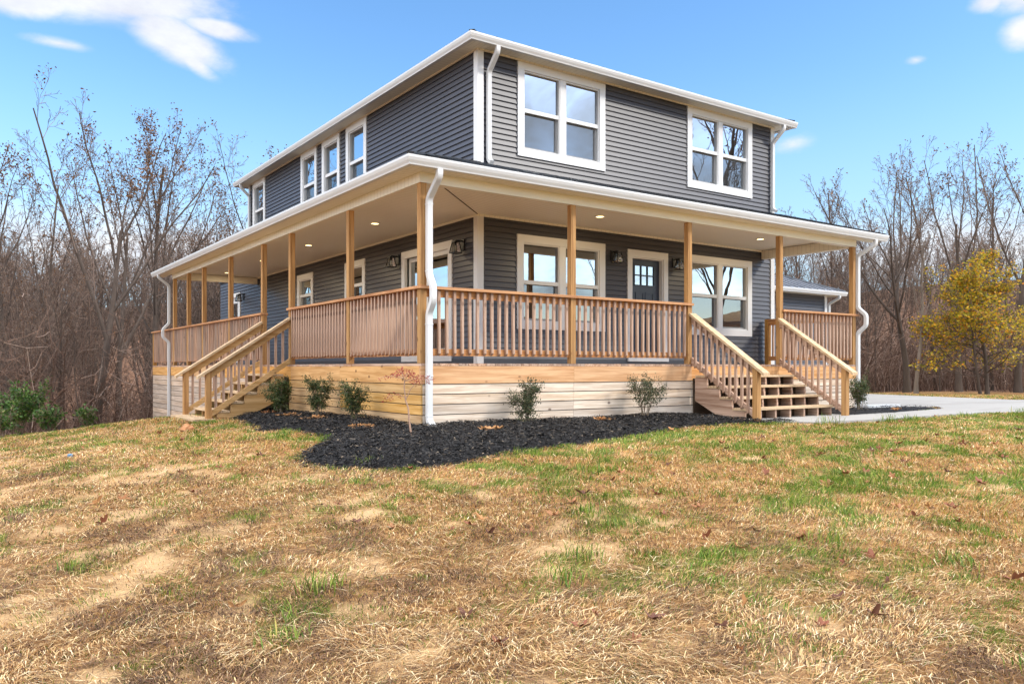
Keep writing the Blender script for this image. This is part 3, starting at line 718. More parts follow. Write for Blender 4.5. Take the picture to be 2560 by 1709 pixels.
    # eave soffit outside the beam
    c = MB(); c.box(-.27, 9.90, -.27, -.01, 2.425, 2.437); c.build('eave_soffit', MT['soffit_y'], P)
    c = MB(); c.box(-.27, -.01, -.01, 14.28, 2.425, 2.437); c.build('eave_soffit', MT['soffit_x'], P)
    gutter([(9.955, -.353), (-.353, -.353), (-.353, 14.32)], 2.416, P)
    # roof skin: two slopes meeting on the hip, with seams
    sl = .31; ze = 2.535; e0 = -.30; xe, ye = 9.93, 14.30
    def zr(d): return ze + sl*(d-e0)
    r = MB(); zt = zr(HY0); zt2 = zr(HX0); hx = HX0
    def slab(pts):
        n = len(pts); r.add(pts+[(p[0], p[1], p[2]-.05) for p in pts], [tuple(range(n)), tuple(range(n, 2*n))[::-1]] + [(i, i+n, (i+1) % n+n, (i+1) % n) for i in range(n)])
    slab([(e0, e0, ze), (xe, e0, ze), (xe, HY0, zt), (HX0, HY0, zt)])
    slab([(e0, e0, ze), (HX0, HY0, zt), (HX0, ye, zt2), (e0, ye, ze)])
    x = .1
    while x < xe:
        top = min(HY0, x if x < HX0 else HY0); r.beam((x, e0, ze+.012), (x, top-.02, zr(top)+.012), .022, .03); x += .305
    r.beam((xe-.015, e0, ze+.012), (xe-.015, HY0-.02, zr(HY0)+.012), .03, .035)
    y = .1
    while y < ye:
        top = min(HX0, y if y < HY0 else HX0); r.beam((e0, y, ze+.012), (top-.02, y, zr(top)+.012), .022, .03); y += .305
    r.beam((e0, e0, ze+.02), (HX0, HY0, zt+.02), .09, .03)
    r.build('porch_roof', MT['roof'], P)
    g = MB(); g.prism([(.0, 2.43), (HY0-.02, 2.43), (HY0-.02, zr(HY0)-.06), (0, zr(0)-.06)], 'x', DX1-.06, DX1-.03); g.prism([(.0, 2.43), (HX0-.02, 2.43), (HX0-.02, zr(HX0)-.06), (0, zr(0)-.06)], 'y', PE-.06, PE-.03)
    g.build('end_panel', MT['white'], P)
    # downspouts with jogs around the handrail
    x = .098; ya = -.045
    downspout([(x, -.30, 2.42), (x, -.30, 2.33), (x, ya, 2.10), (x, ya, 1.16), (x, ya-.105, 1.00), (x, ya-.105, .82), (x, ya, .68), (x, ya, -.66), (x, ya-.14, -.755)], (1, 0, 0), P, [(x, ya, 2.03), (x, ya, 1.2), (x, ya, .54), (x, ya, -.10), (x, ya, -.60)])
    x = 9.455
    downspout([(x+.12, -.30, 2.42), (x+.12, -.30, 2.33), (x, ya+.03, 2.14), (x, ya+.03, 1.14), (x+.03, ya-.12, 1.00), (x+.03, ya-.12, .80), (x, ya+.03, .66), (x, ya+.03, -.55), (x, ya-.02, -.70)], (1, 0, 0), P, [(x, ya+.03, 2.05), (x, ya+.03, -.4)])
    d = MB(); d.sweep(fillet([(x-.05, ya-.16, -.735), (x+.45, ya-.20, -.735), (x+.98, ya-.23, -.745)]), DP, (0, 1, 0)); o = d.build('drain_extension', MT['white_metal'], P)
    y = 13.62; xa = -.045
    downspout([(-.30, y, 2.42), (-.30, y, 2.35), (xa, y, 2.14), (xa, y, 1.16), (xa-.15, y, 1.00), (xa-.15, y, .80), (xa, y, .66), (xa, y, -1.42)], (0, 1, 0), P)
porch_body()

# railings
def baluster_mesh(h, m):
    b = MB(); w = .0175
    b.hexa([(-w, -w, .02), (w, -w*.2, 0), (w, w, 0), (-w, w, .02)] if False else [(-w, -w, .03), (w, -w, .03), (w, w, 0), (-w, w, 0)], [(-w, -w, h), (w, -w, h), (w, w, h), (-w, w, h)])
    return b
def railing(axis, a0, a1, at, parent, individually=True, cap_ext=(0, 0), fixed=None, out=-1):
    """level guard rail along axis from a0 to a1; `at` is the outer post face on the other axis, out = outward sign"""
    r = MB(); i = -out
    def B(mb, u0, u1, p0, p1, z0, z1):
        q0, q1 = sorted((at+i*p0, at+i*p1))
        if axis == 'x': mb.box(u0, u1, q0, q1, z0, z1)
        else: mb.box(q0, q1, u0, u1, z0, z1)
    B(r, a0, a1, .036, .074, .89, .979); B(r, a0, a1, .036, .074, .15, .239)
    o = r.build('railing', MT['cap_'+axis], parent)
    c = MB(); B(c, a0-cap_ext[0], a1+cap_ext[1], -.035, .105, .981, 1.019); c.build('cap_rail', MT['cap_'+axis], o, bevel=.004)
    n = max(2, round((a1-a0)/.1135)); pos = [a0+(a1-a0)*(k+.62)/(n+.24) for k in range(n)]
    return o, [((p, at+i*.017) if axis == 'x' else (at+i*.017, p)) for p in pos]
BAL = baluster_mesh(.82, None).build('baluster', MT['rail_z'], porch)
_first = [True]
def put_balusters(rail, pts, z=.155, proto=None):
    for (x, y) in pts:
        dz = random.uniform(-.006, .006)
        if _first[0]:
            _first[0] = False; BAL.parent = rail; BAL.location = Vector((x, y, z+dz)) - root_loc(rail); continue
        c = link_copy(BAL, rail, (x, y, z+dz)); c.rotation_euler = (random.uniform(-.006, .006), random.uniform(-.006, .006), 0)
REST = []
for (a0, a1, ext) in ((.089, 2.407, (.124, .09)), (2.496, 4.79, (0, .1)), (7.189, 9.32, (.02, .16))):
    o, p = railing('x', a0, a1, 0.0, porch, cap_ext=ext); put_balusters(o, p)
for (a0, a1, ext) in ((.105, 2.18, (0, .089)), (2.269, 4.63, (0, .10))):
    o, p = railing('y', a0, a1, 0.0, porch, cap_ext=ext); put_balusters(o, p)
for (a0, a1, ext) in ((6.209, 8.26, (.1, .089)), (8.349, 10.39, (0, .089)), (10.479, 11.82, (0, .089)), (11.909, 13.29, (0, .089)), (13.379, 15.78, (0, .16))):
    o, p = railing('y', a0, a1, 0.0, porch, cap_ext=ext); REST += [(q, .82) for q in p]
o, p = railing('y', .11, 1.94, 9.409, porch, out=1); REST += [(q, .82) for q in p]
b = MB()
for (x, y), h in REST:
    w = .0175; b.box(x-w, x+w, y-w, y+w, .157, .979)
tag(b.build('baluster', MT['rail_z'], porch), kind='stuff')
b = MB(); b.box(0, .089, 15.78, 15.869, DZ, .98); b.build('post', MT['post_z'], porch, at=(0, 15.78, DZ))
b = MB(); b.box(9.32, 9.409, 1.94, 2.029, DZ, 1.02); b.build('post', MT['post_z'], porch, at=(9.32, 1.94, DZ))

# ------------------------------------------------------------------ stairs
def stairs(label, mapf, width, treads, run, nose0, foot, ground_z, newel, mats, group, ribs, cap_top, plank=False):
    """built in local axes: u = across the flight, v = distance out from the deck edge, then mapped to the world"""
    base = mapf(width/2, .6, ground_z)
    st = thing('porch_stairs', base, label, 'stairs', group)
    def B(mb, u0, u1, v0, v1, z0, z1):
        c = [mapf(u, v, z) for u, v, z in ((u0, v0, z0), (u1, v0, z0), (u1, v1, z0), (u0, v1, z0))]; t = [mapf(u, v, z1) for u, v in ((u0, v0), (u1, v0), (u1, v1), (u0, v1))]
        mb.hexa(c, t)
    def bar(mb, u, v0, z0, v1, z1, w, h):
        """sloped plank with plumb cut ends; z = its top edge"""
        c = [mapf(u-w/2, v0, z0-h), mapf(u+w/2, v0, z0-h), mapf(u+w/2, v1, z1-h), mapf(u-w/2, v1, z1-h)]
        t = [mapf(u-w/2, v0, z0), mapf(u+w/2, v0, z0), mapf(u+w/2, v1, z1), mapf(u-w/2, v1, z1)]
        mb.hexa(c, t)
    n = len(treads)
    for k, z in enumerate(treads):
        v0 = nose0 + run*(k-1)+.012; v1 = nose0 + run*k + .012
        zb = treads[k+1] if k+1 < n else ground_z
        t = MB(); B(t, .005, width-.005, v0+.03, v0+.05, zb+.002, z-.04); t.build('shade_board', MT['shade_board'], st)  # dark board across the open riser, shade put into its colour
        t = MB()
        B(t, -.012, width+.012, v0+.006, v0+.118, z-.034, z); B(t, -.012, width+.012, v0+.124, v1, z-.034, z)
        t.build('tread', MT[mats['tread']], st)
    us = [.019 + (width-.038)*i/(ribs-1) for i in range(ribs)]
    for i, u in enumerate(us):
        s = MB(); pts = []; v = .0
        # saw-tooth board: upper edge follows the treads, lower edge runs straight down
        for k, z in enumerate(treads):
            pts.append((nose0 + run*(k-1), z-.036)); pts.append((nose0 + run*k - .012, z-.036))
        last = (nose0+run*(n-1)-.012, ground_z-.06); pts.append(last)
        pts.append((max(.0, nose0+run*(n-1)-.28), ground_z-.06)); pts.append((nose0-run, treads[0]-.40)); 
        L = [mapf(u-.019, v_, z_) for v_, z_ in pts]; R = [mapf(u+.019, v_, z_) for v_, z_ in pts]; m_ = len(pts)
        s.add(L+R, [tuple(range(m_))[::-1], tuple(range(m_, 2*m_))]+[(a, (a+1) % m_, (a+1) % m_+m_, a+m_) for a in range(m_)])
        s.build('stringer', MT[mats['stringer']], st)
    b = MB(); B(b, .03, width-.03, .0, .02, treads[-1]-.3, treads[0]-.05); B(b, .03, width-.03, .02, nose0+run*(n-1)-.14, ground_z-.05, ground_z+.01); b.build('backing_board', MT['dark_wood'], st)  # near-black backing puts the shade inside the stairs into the colour
    if plank:
        b = MB(); B(b, -.12, width+.03, newel-.04, newel+.30, ground_z+.0, ground_z+.036); b.build('foot_plank', MT[mats['tread']], st)
    # hand rails
    zt = cap_top; slope = (treads[0]-treads[-1])/(run*(n-1))
    for side, u in (('near', mats['u0']), ('far', mats['u1'])):
        zn = zt - slope*(newel)
        p = MB(); B(p, u-.0445, u+.0445, newel, newel+.089, ground_z-.05, zn-.055); p.build('newel_post', MT['post_z'], st, bevel=.004)
        h = MB(); bar(h, u, .005, zt, newel+.22, zt-slope*(newel+.215), .14, .044); h.build('handrail', MT[mats['cap']], st)
        h = MB(); bar(h, u, .0, zt-.046, newel, zt-.046-slope*newel, .038, .12); h.build('top_rail', MT[mats['top_'+side]], st)
        h = MB(); lo = .70; bar(h, u, .0, zt-lo, newel, zt-lo-slope*newel, .038, .10); h.build('bottom_rail', MT[mats['bottom']], st)
        nb = 10 if n < 6 else 11; out = mats['out_'+side]
        proto = None
        for k in range(nb):
            v = .06 + (newel-.10)*(k+.35)/(nb-.3); top = zt-.046-slope*v-.002; hh = lo+.055-.0
            if proto is None:
                q = MB(); w = .0175
                c = [(-w, -w, .02), (w, -w, .02), (w, w, .0), (-w, w, .0)]; t = [(-w, -w, hh), (w, -w, hh), (w, w, hh), (-w, w, hh)]; q.hexa(c, t)
                proto = q.build('baluster', MT[mats['bal']], st); proto.location = Vector(mapf(u+out*.037, v, top-hh+.0)) - root_loc(st)
            else: link_copy(proto, st, mapf(u+out*.037, v, top-hh))
    return st
stairs('wide front stairs with pale open risers leading down to the concrete walk', lambda u, v, z: (4.865+u, -v-.004, z), 2.18, [-.12, -.282, -.444, -.606], .245, .315, 0, -.79, 1.20,
       dict(tread='cream_x', stringer='rail_y', cap='cream_y', top_near='rail_y', top_far='rail_y', bottom='rail_y', bal='rail_z', u0=.012, u1=2.235, out_near=-1, out_far=-1), None, 7, .862)
stairs('golden timber side stairs coming down from the shaded side porch to the grass', lambda u, v, z: (-v-.004, 4.66+u, z), 1.45, [-.107, -.257, -.407, -.556, -.70], .224, .315, 0, -.86, 1.30,
       dict(tread='cream_y', stringer='gold_x', cap='cream_x', top_near='gold_x', top_far='gold_x', bottom='gold_x', bal='rail_z', u0=-.005, u1=1.50, out_near=1, out_far=1), None, 4, .862, plank=True)

# ------------------------------------------------------------------ lamps
def lantern(x, y, z, nrm, label):
    t = thing('wall_lantern', (x, y, z), label, 'wall lamp', 'black wall lanterns on the porch walls')
    n = Vector(nrm); s = Vector((-n.y, n.x, 0))
    def P(a, o, h): return Vector((x, y, z)) + s*a + n*o + Vector((0, 0, h))
    def bx(mb, a0, a1, o0, o1, h0, h1): mb.hexa([P(a0, o0, h0), P(a1, o0, h0), P(a1, o1, h0), P(a0, o1, h0)], [P(a0, o0, h1), P(a1, o0, h1), P(a1, o1, h1), P(a0, o1, h1)])
    b = MB(); bx(b, -.055, .055, 0, .018, -.09, .085); b.build('back_plate', MT['black'], t)
    b = MB(); bx(b, -.012, .012, .018, .15, .045, .07); bx(b, -.01, .01, .12, .14, .03, .046); b.build('arm', MT['black'], t)
    c = MB(); ctr = .145; ht, hb, wt, wb = .03, -.145, .042, .075
    def ring(w, h): return [P(-w, ctr-w, h), P(w, ctr-w, h), P(w, ctr+w, h), P(-w, ctr+w, h)]
    T, Bm = ring(wt, ht), ring(wb, hb)
    for i in range(4):
        c.beam(T[i], Bm[i], .012, .012, up=n); c.beam(Bm[i], Bm[(i+1) % 4], .012, .014); c.beam(T[i], T[(i+1) % 4], .012, .014)
    bx(c, -.05, .05, ctr-.05, ctr+.05, ht, ht+.016); bx(c, -.012, .012, ctr-.012, ctr+.012, -.02, ht)
    c.build('cage', MT['black'], t)
    g = MB(); T, Bm = ring(wt-.004, ht), ring(wb-.004, hb)
    g.add(T+Bm, [(i, (i+1) % 4, (i+1) % 4+4, i+4) for i in range(4)]); g.build('glass', MT['lamp_glass'], t)
    g = MB(); p = P(0, ctr, -.055); g.tube([p+Vector((0, 0, .04)), p+Vector((0, 0, .02)), p, p-Vector((0, 0, .03)), p-Vector((0, 0, .045))], [.012, .016, .027, .025, .008], 10); g.build('bulb', plain('frosted_bulb', (.8, .78, .7), .3), t, smooth=True)
lantern(5.08, HY0-.020, 2.035, (0, -1, 0), 'black wall lantern left of the navy front door')
lantern(6.67, HY0-.020, 2.02, (0, -1, 0), 'black wall lantern right of the navy front door')
lantern(HX0-.020, 2.54, 2.03, (-1, 0, 0), 'black wall lantern between the sliding glass door and the house corner')
lantern(HX0-.020, 4.89, 2.04, (-1, 0, 0), 'black wall lantern on the far side of the sliding glass door')
lantern(HX0-.020, 14.59, 2.05, (-1, 0, 0), 'black wall lantern beside the back door at the far end of the side porch')
LAMPS = [(3.92, 1.11, 'round lit ceiling light over the front porch between the front window and its nearest post'), (7.97, 1.09, 'round lit ceiling light over the front porch by the head of the front stairs'),
         (1.19, 3.80, 'round lit ceiling light over the side porch nearest the house corner'), (1.16, 6.82, 'round lit ceiling light over the head of the golden side stairs'),
         (1.15, 9.68, 'round lit ceiling light just beyond the golden side stairs, half hidden by a post'), (1.15, 12.54, 'round lit ceiling light at the far end of the side porch')]
for (x, y, lab) in LAMPS:
    t = thing('ceiling_light', (x, y, 2.47), lab, 'ceiling light', 'recessed porch ceiling lights')
    b = MB(); n = 24; vs_ = []
    for r, z in ((.092, 2.469), (.092, 2.462), (.066, 2.458), (.066, 2.466)): vs_ += [(x+r*math.cos(2*math.pi*k/n), y+r*math.sin(2*math.pi*k/n), z) for k in range(n)]
    b.add(vs_, [(i*n+k, i*n+(k+1) % n, (i+1)*n+(k+1) % n, (i+1)*n+k) for i in range(3) for k in range(n)]); b.build('rim', MT['white'], t)
    b = MB(); b.add([(x+.066*math.cos(2*math.pi*k/n), y+.066*math.sin(2*math.pi*k/n), 2.464) for k in range(n)], [tuple(range(n))[::-1]]); b.build('lens', MT['lamp_on'], t)
    li = bpy.data.lights.new('porch_bulb', 'AREA'); li.shape = 'DISK'; li.size = .12; li.energy = 3.5; li.color = (1.0, .80, .50)
    lo_ = bpy.data.objects.new('porch_bulb', li); COL.objects.link(lo_); lo_.location = Vector((0, 0, -.012)); lo_.parent = t

# ------------------------------------------------------------------ garage wing
def garage():
    gx0, gx1, gy0, gy1 = 9.72, 16.9, 5.65, 12.5
    g = thing('garage_wing', (13.3, 9, -.8), 'low garage wing with grey standing seam hip roof and slate siding beyond the right porch', 'garage')
    dr = (11.6, 14.1, -.75, 1.25)
    w = MB(); siding(w, 'x', gy0, -1, gx0, gx1, -.72, 2.16, [dr]); siding(w, 'y', gx1, 1, gy0, gy1, -.72, 2.16); w.build('wall', MT['siding'], g)
    w = MB(); w.box(gx0, gx1-.05, gy1-.05, gy1, -.8, 2.16); w.build('rear_wall', MT['siding'], g)
    d = MB(); d.box(dr[0]-.1, dr[0], gy0-.03, gy0+.05, -.76, 1.35); d.box(dr[1], dr[1]+.1, gy0-.03, gy0+.05, -.76, 1.35); d.box(dr[0], dr[1], gy0-.03, gy0+.05, 1.25, 1.35)
    d = d.build('garage_door', MT['white'], g)
    p = MB()
    for k in range(4): p.box(dr[0], dr[1], gy0+.02, gy0+.06, -.76+k*.503, -.76+k*.503+.495)
    p.build('door_panel', MT['white_metal'], d)
    c = MB(); c.box(gx1-.085, gx1+.034, gy0-.036, gy0-.002, -.75, 2.16); c.box(gx1+.002, gx1+.034, gy0, gy0+.085, -.75, 2.16); c.build('corner_trim', MT['white'], g)
    c = MB(); c.box(gx0, gx1+.4, gy0-.4, gy0, 2.16, 2.18); c.box(gx1, gx1+.4, gy0, gy1, 2.16, 2.18); c.build('soffit', MT['soffit_y'], g)
    e = MB(); prof = [(-(o), 2.15+v) for o, v in GPROF]
    e.prism([(gy0-.45-o, 2.15+v) for o, v in GPROF], 'x', gx0, gx1+.46); e.prism([(gx1+.35, 2.15), (gx1+.42, 2.15), (gx1+.46, 2.26), (gx1+.35, 2.26)], 'y', gy0-.34, gy1)
    e.build('gutter', MT['white_metal'], g)
    ridge_roof(g, gx0, gx1+.4, gy0-.4, gy1+.4, 2.27, .40, MT['roof_grey'], rib=.32)
    y = gy0-.055; x = gx1+.12
    downspout([(x+.02, gy0-.38, 2.16), (x+.02, gy0-.38, 2.08), (x-.02, y, 1.92), (x-.02, y, -.7)], (1, 0, 0), g)
garage()
#PART2
# ------------------------------------------------------------------ planting helpers
def leaf_mat(name, stops, rough=.6, trans=.25, sheen=0):
    m, N, setp, bump = mat(name)
    isl = N.island(); c = N.ramp(isl, stops)
    c = N.hsv(c, .5, 1, N.math('ADD', N.math('MULTIPLY', N.noise(N.coords(), 3, 2), .5), .75))
    setp(Base_Color=c, Roughness=rough, Specular_IOR_Level=.3)
    b = m.node_tree.nodes['Principled BSDF']
    if trans:
        out = [nd for nd in m.node_tree.nodes if nd.type == 'OUTPUT_MATERIAL'][0]
        t = N.n('ShaderNodeBsdfTranslucent', ins={'Color': c}); mx = N.n('ShaderNodeMixShader', ins={0: trans, 1: b.outputs[0], 2: t.outputs[0]})
        m.node_tree.links.new(mx.outputs[0], out.inputs[0])
    return m
def bark_mat(name, a, b_, sc=9):
    m, N, setp, bump = mat(name)
    n = N.noise(N.coords((sc, sc, sc*.25)), 1, 5, .65); n2 = N.noise(N.coords(), .8, 3)
    c = N.mix(n, a, b_); c = N.hsv(c, .5, 1, N.math('ADD', N.math('MULTIPLY', n2, .7), .65))
    setp(Base_Color=c, Roughness=.9, Specular_IOR_Level=.15); bump(n, .5, .02); return m
BARK = bark_mat('grey_brown_bark', (.042, .032, .026), (.145, .112, .092))
BARKL = bark_mat('pale_bark', (.13, .10, .08), (.30, .25, .20))
TWIG = leaf_mat('bare_twigs', [(0, (.075, .052, .04)), (.5, (.145, .10, .078)), (1, (.26, .19, .15))], .9, 0)
DEADLEAF = leaf_mat('clinging_brown_leaves', [(0, (.07, .035, .018)), (.6, (.16, .075, .03)), (1, (.24, .12, .05))], .8)
BRUSH = leaf_mat('brown_brush_stems', [(0, (.075, .042, .029)), (.5, (.15, .09, .064)), (.88, (.25, .165, .125)), (1, (.44, .34, .28))], .9, 0)

def tubes(branches, K):
    """branches: list of (pts (n,3), radii (n)) -> V, quads"""
    groups = {}
    for p, r in branches: groups.setdefault(len(p), []).append((p, r))
    Vs, Fs, off = [], [], 0
    ang = np.arange(K)*2*np.pi/K; ca, sa = np.cos(ang), np.sin(ang)
    for n, L in groups.items():
        P = np.array([b[0] for b in L]); R = np.array([b[1] for b in L])
        T = np.empty_like(P); T[:, 1:-1] = P[:, 2:]-P[:, :-2]; T[:, 0] = P[:, 1]-P[:, 0]; T[:, -1] = P[:, -1]-P[:, -2]
        T /= np.linalg.norm(T, axis=2, keepdims=True)+1e-9
        ref = np.where(np.abs(T[..., 2:3]) < .92, np.array([0, 0, 1.]), np.array([1., 0, 0]))
        A = np.cross(T, ref); A /= np.linalg.norm(A, axis=2, keepdims=True)+1e-9; B = np.cross(T, A)
        V = P[:, :, None, :] + R[:, :, None, None]*(A[:, :, None, :]*ca[None, None, :, None]+B[:, :, None, :]*sa[None, None, :, None])
        m = len(L); idx = off+np.arange(m*n*K).reshape(m, n, K)
        a = idx[:, :-1]; b = idx[:, 1:]; a2 = np.roll(a, -1, 2); b2 = np.roll(b, -1, 2)
        Fs.append(np.stack([a, a2, b2, b], -1).reshape(-1, 4)); Vs.append(V.reshape(-1, 3)); off += m*n*K
    return np.concatenate(Vs), np.concatenate(Fs)
def leaf_quads(C, size, rng, flat=.0, aspect=.6):
    n = len(C); d = rng.normal(size=(n, 3)); d[:, 2] *= (1-flat); d /= np.linalg.norm(d, axis=1, keepdims=True)
    e = rng.normal(size=(n, 3)); e[:, 2] *= (1-flat*.7); e -= d*(e*d).sum(1, keepdims=True); e /= np.linalg.norm(e, axis=1, keepdims=True)+1e-9
    s = (size*(.6+.8*rng.random(n)))[:, None] if np.isscalar(size) else size[:, None]
    nn = np.cross(d, e)
    V = np.stack([C-d*s*.5, C+e*s*.5*aspect+nn*s*.06, C+d*s*.5, C-e*s*.5*aspect+nn*s*.06], 1).reshape(-1, 3)
    F = np.arange(n*4).reshape(n, 4); return V, F
def rot_about(d, ang, az, rng):
    ref = np.array([0, 0, 1.]) if abs(d[2]) < .95 else np.array([1., 0, 0])
    a = np.cross(d, ref); a /= np.linalg.norm(a); b = np.cross(d, a)
    return d*math.cos(ang)+(a*math.cos(az)+b*math.sin(az))*math.sin(ang)
def grow(rng, H, r0, spec):
    """returns list of (pts, radii, level) for a bare tree standing at the origin"""
    out = []
    NN = spec.get('nodes', [13, 11, 8, 5, 4]); mx = spec.get('levels', 4)
    def br(p, d, L, r, lvl, tip):
        n = NN[min(lvl, 4)]; st = L/(n-1); pts = [p]; dd = d.copy()
        for i in range(n-1):
            dd = dd + rng.normal(size=3)*spec['wob'][min(lvl, 4)] + np.array([0, 0, spec['up'][min(lvl, 4)]])
            dd /= np.linalg.norm(dd); pts.append(pts[-1]+dd*st)
        pts = np.array(pts); t = np.linspace(0, 1, n); rad = r*(1-t*(1-tip))
        if lvl == 0: rad[0] *= 1.35
        rad = np.maximum(rad, spec.get('rmin', .006))
        out.append((pts, rad, lvl))
        if lvl >= mx: return
        nc = spec['kids'][lvl]; s0 = spec['start'][lvl]; az = rng.random()*6.28
        for k in range(nc):
            t_ = s0+(1-s0)*((k+rng.random()*.8)/nc); t_ = min(t_, .985); i = t_*(n-1); a = int(i); f = i-a
            q = pts[a]*(1-f)+pts[min(a+1, n-1)]*f; tg = pts[min(a+1, n-1)]-pts[max(a-1, 0)]; tg = tg/np.linalg.norm(tg)
            az += 2.4+rng.normal()*.4; an = math.radians(spec['ang'][lvl]*(.75+.5*rng.random()))
            nd = rot_about(tg, an, az, rng)
            ll = L*spec['ratio'][lvl]*(1-.55*(t_-s0)/(1-s0+1e-6))*(.75+.5*rng.random())
            rr = (rad[a])*spec['rr'][lvl]*(.8+.3*rng.random())
            br(q, nd, ll, rr, lvl+1, .3)
    br(np.zeros(3), np.array([spec.get('lean', 0.), 0, 1.]), H*spec['trunk'], r0, 0, spec.get('tip', .35))
    return out
def tree_meshes(seed, H, r0, spec, leaves=0, leafsize=.07, split=None):
    rng = np.random.default_rng(seed); B = grow(rng, H, r0, spec)
    top = max(b[0][:, 2].max() for b in B); k = H/top
    B = [(p*k, r*(k if l < 2 else 1), l) for p, r, l in B]
    V1, F1 = tubes([(p, r) for p, r, l in B if l <= 1], 7)
    tw = [(p, r) for p, r, l in B if l >= 2]; V2, F2 = tubes(tw, 3)
    mi = np.zeros(len(F2), int)
    if leaves:
        ends = np.concatenate([p[-2:] for p, r, l in B if l >= 3]); hh = ends[:, 2]/H
        w = np.clip(hh-.45, .02, 1)**1.5*(vnoise(ends[:, 0]*1.0+50, ends[:, 2]*1.0+ends[:, 1], .8, seed)**2); w /= w.sum()
        C = ends[rng.choice(len(ends), leaves, p=w)]+rng.normal(size=(leaves, 3))*.10
        Vl, Fl = leaf_quads(C, leafsize, rng); F2 = np.concatenate([F2, Fl+len(V2)]); V2 = np.concatenate([V2, Vl]); mi = np.concatenate([mi, np.ones(len(Fl), int)])
    return (V1, F1), (V2, F2, mi)
def tree_obj(name, tm, loc, label, group=None, bark=None, rz=0, sc=1.0, mats2=None):
    t = thing(name, loc, label, 'tree', group); t.rotation_euler = (0, 0, rz); t.scale = (sc,)*3
    a = np_mesh('trunk', tm[0][0], tm[0][1], [bark or BARK], parent=t, smooth=True)
    b = np_mesh('crown', tm[1][0], tm[1][1], mats2 or [TWIG, DEADLEAF], tm[1][2], parent=t)
    return t
def tree_copy(src, loc, label, rz, sc, group=None, sz=None):
    t = src.copy(); COL.objects.link(t); t.location = loc; t.rotation_euler = (0, 0, rz); t.scale = (sc, sc, sz or sc); t['label'] = label
    if group: t['group'] = group
    elif 'group' in t: del t['group']
    for ch in src.children:
        c = ch.copy(); COL.objects.link(c); c.parent = t
    return t
S_FOREST = dict(trunk=.80, wob=[.035, .07, .12, .16, .2], up=[.03, .075, .05, .04, .02], kids=[10, 7, 5, 3], start=[.34, .20, .15, .2], ang=[33, 32, 36, 40], ratio=[.50, .42, .42, .5], rr=[.50, .50, .55, .6])
S_FORK = dict(trunk=.62, wob=[.035, .055, .12, .16, .2], up=[.02, .075, .06, .04, .02], kids=[5, 9, 5, 3], start=[.45, .18, .15, .2], ang=[22, 32, 36, 40], ratio=[.95, .40, .42, .5], rr=[.66, .45, .55, .6], tip=.3)
S_VASE = dict(trunk=.50, wob=[.05, .06, .09, .14, .2], up=[.02, .06, .05, .04, .02], kids=[9, 9, 5, 3], start=[.42, .25, .15, .2], ang=[28, 24, 30, 38], ratio=[1.25, .42, .42, .5], rr=[.60, .42, .55, .6], tip=.3)
S_SLIM = dict(trunk=.92, wob=[.035, .07, .11, .16, .2], up=[.03, .09, .06, .03, .02], kids=[12, 7, 4, 3], start=[.42, .2, .15, .2], ang=[28, 30, 36, 40], ratio=[.30, .42, .45, .5], rr=[.40, .5, .55, .6])
def at_ground(x, y, dz=-.1): return (x, y, float(ground(x, y, False))+dz)
def toppx(x, d, ytop):
    """tree height for a top at photo row ytop"""
    X, Y = pix(x, d); return (918.8-ytop)/2015.5*d - float(ground(X, Y, False)) + .1

# ------------------------------------------------------------------ trees
BIG = [  # photo column, depth, photo row of the top, seed, spec, trunk radius, leaves, label, bark, turn
 (228, 25, 190, 3, S_FORK, .15, 1100, 'largest bare tree on the left, its trunk forked low into two leaning limbs', BARK, 1.2),
 (300, 29, 262, 5, S_FORK, .12, 900, 'tall bare tree just right of the large forked one, brown leaves clinging in its top', BARK, 4.0),
 (392, 31, 300, 8, S_FOREST, .12, 1300, 'bare tree with a rusty cluster of leaves nearest the left end of the porch roof', BARK, 0.4),
 (30, 28, 330, 12, S_FOREST, .12, 900, 'straight dark bare tree at the left edge of the wood', BARK, 2.2),
 (668, 32, 352, 21, S_FORK, .12, 1100, 'bare tree with curling boughs standing right behind the far eave of the upper roof', BARK, 3.1),
 (2268, 30, 330, 31, S_VASE, .14, 250, 'broad vase shaped bare tree right of the porch roof end', BARK, .6),
 (2398, 31, 292, 35, S_FORK, .13, 250, 'tall bare tree behind the yellow tree, forking halfway up', BARK, 5.0),
 (2545, 29, 232, 39, S_FORK, .14, 250, 'tallest bare tree at the right edge, rising behind the yellow crown', BARK, 2.0),
 (2090, 36, 440, 44, S_SLIM, .08, 80, 'slim upright bare tree above the right end of the porch roof', BARK, 1.0),
 (2290, 27.2, 560, 47, S_SLIM, .075, 0, 'pale slender trunk just left of the yellow tree', BARKL, 1.0),
]
BIG += [(px, d, yt, 60+i, sp, .085, lv, lab, BARK, i*1.1) for i, (px, d, yt, sp, lv, lab) in enumerate((
 (118, 33, 300, S_FOREST, 700, 'slim bare tree between the left edge tree and the large forked one'), (345, 36, 360, S_SLIM, 500, 'thin bare tree behind the gap right of the large forked one'), (470, 34, 430, S_FOREST, 500, 'shorter bare tree just above the left porch eave'), (560, 40, 520, S_FORK, 400, 'low spreading bare tree seen over the porch roof at left'),
 (2170, 34, 450, S_VASE, 150, 'bare tree with fanned upright boughs just right of the porch gutter end'), (2340, 35, 360, S_SLIM, 150, 'slim bare tree between the broad vase shaped one and the forked one'), (2478, 34, 400, S_FOREST, 200, 'slim bare tree above the yellow crown, left of the tallest tree'), (2010, 38, 520, S_FOREST, 150, 'short bare tree peeping over the right end of the porch roof')))]
SRC = []
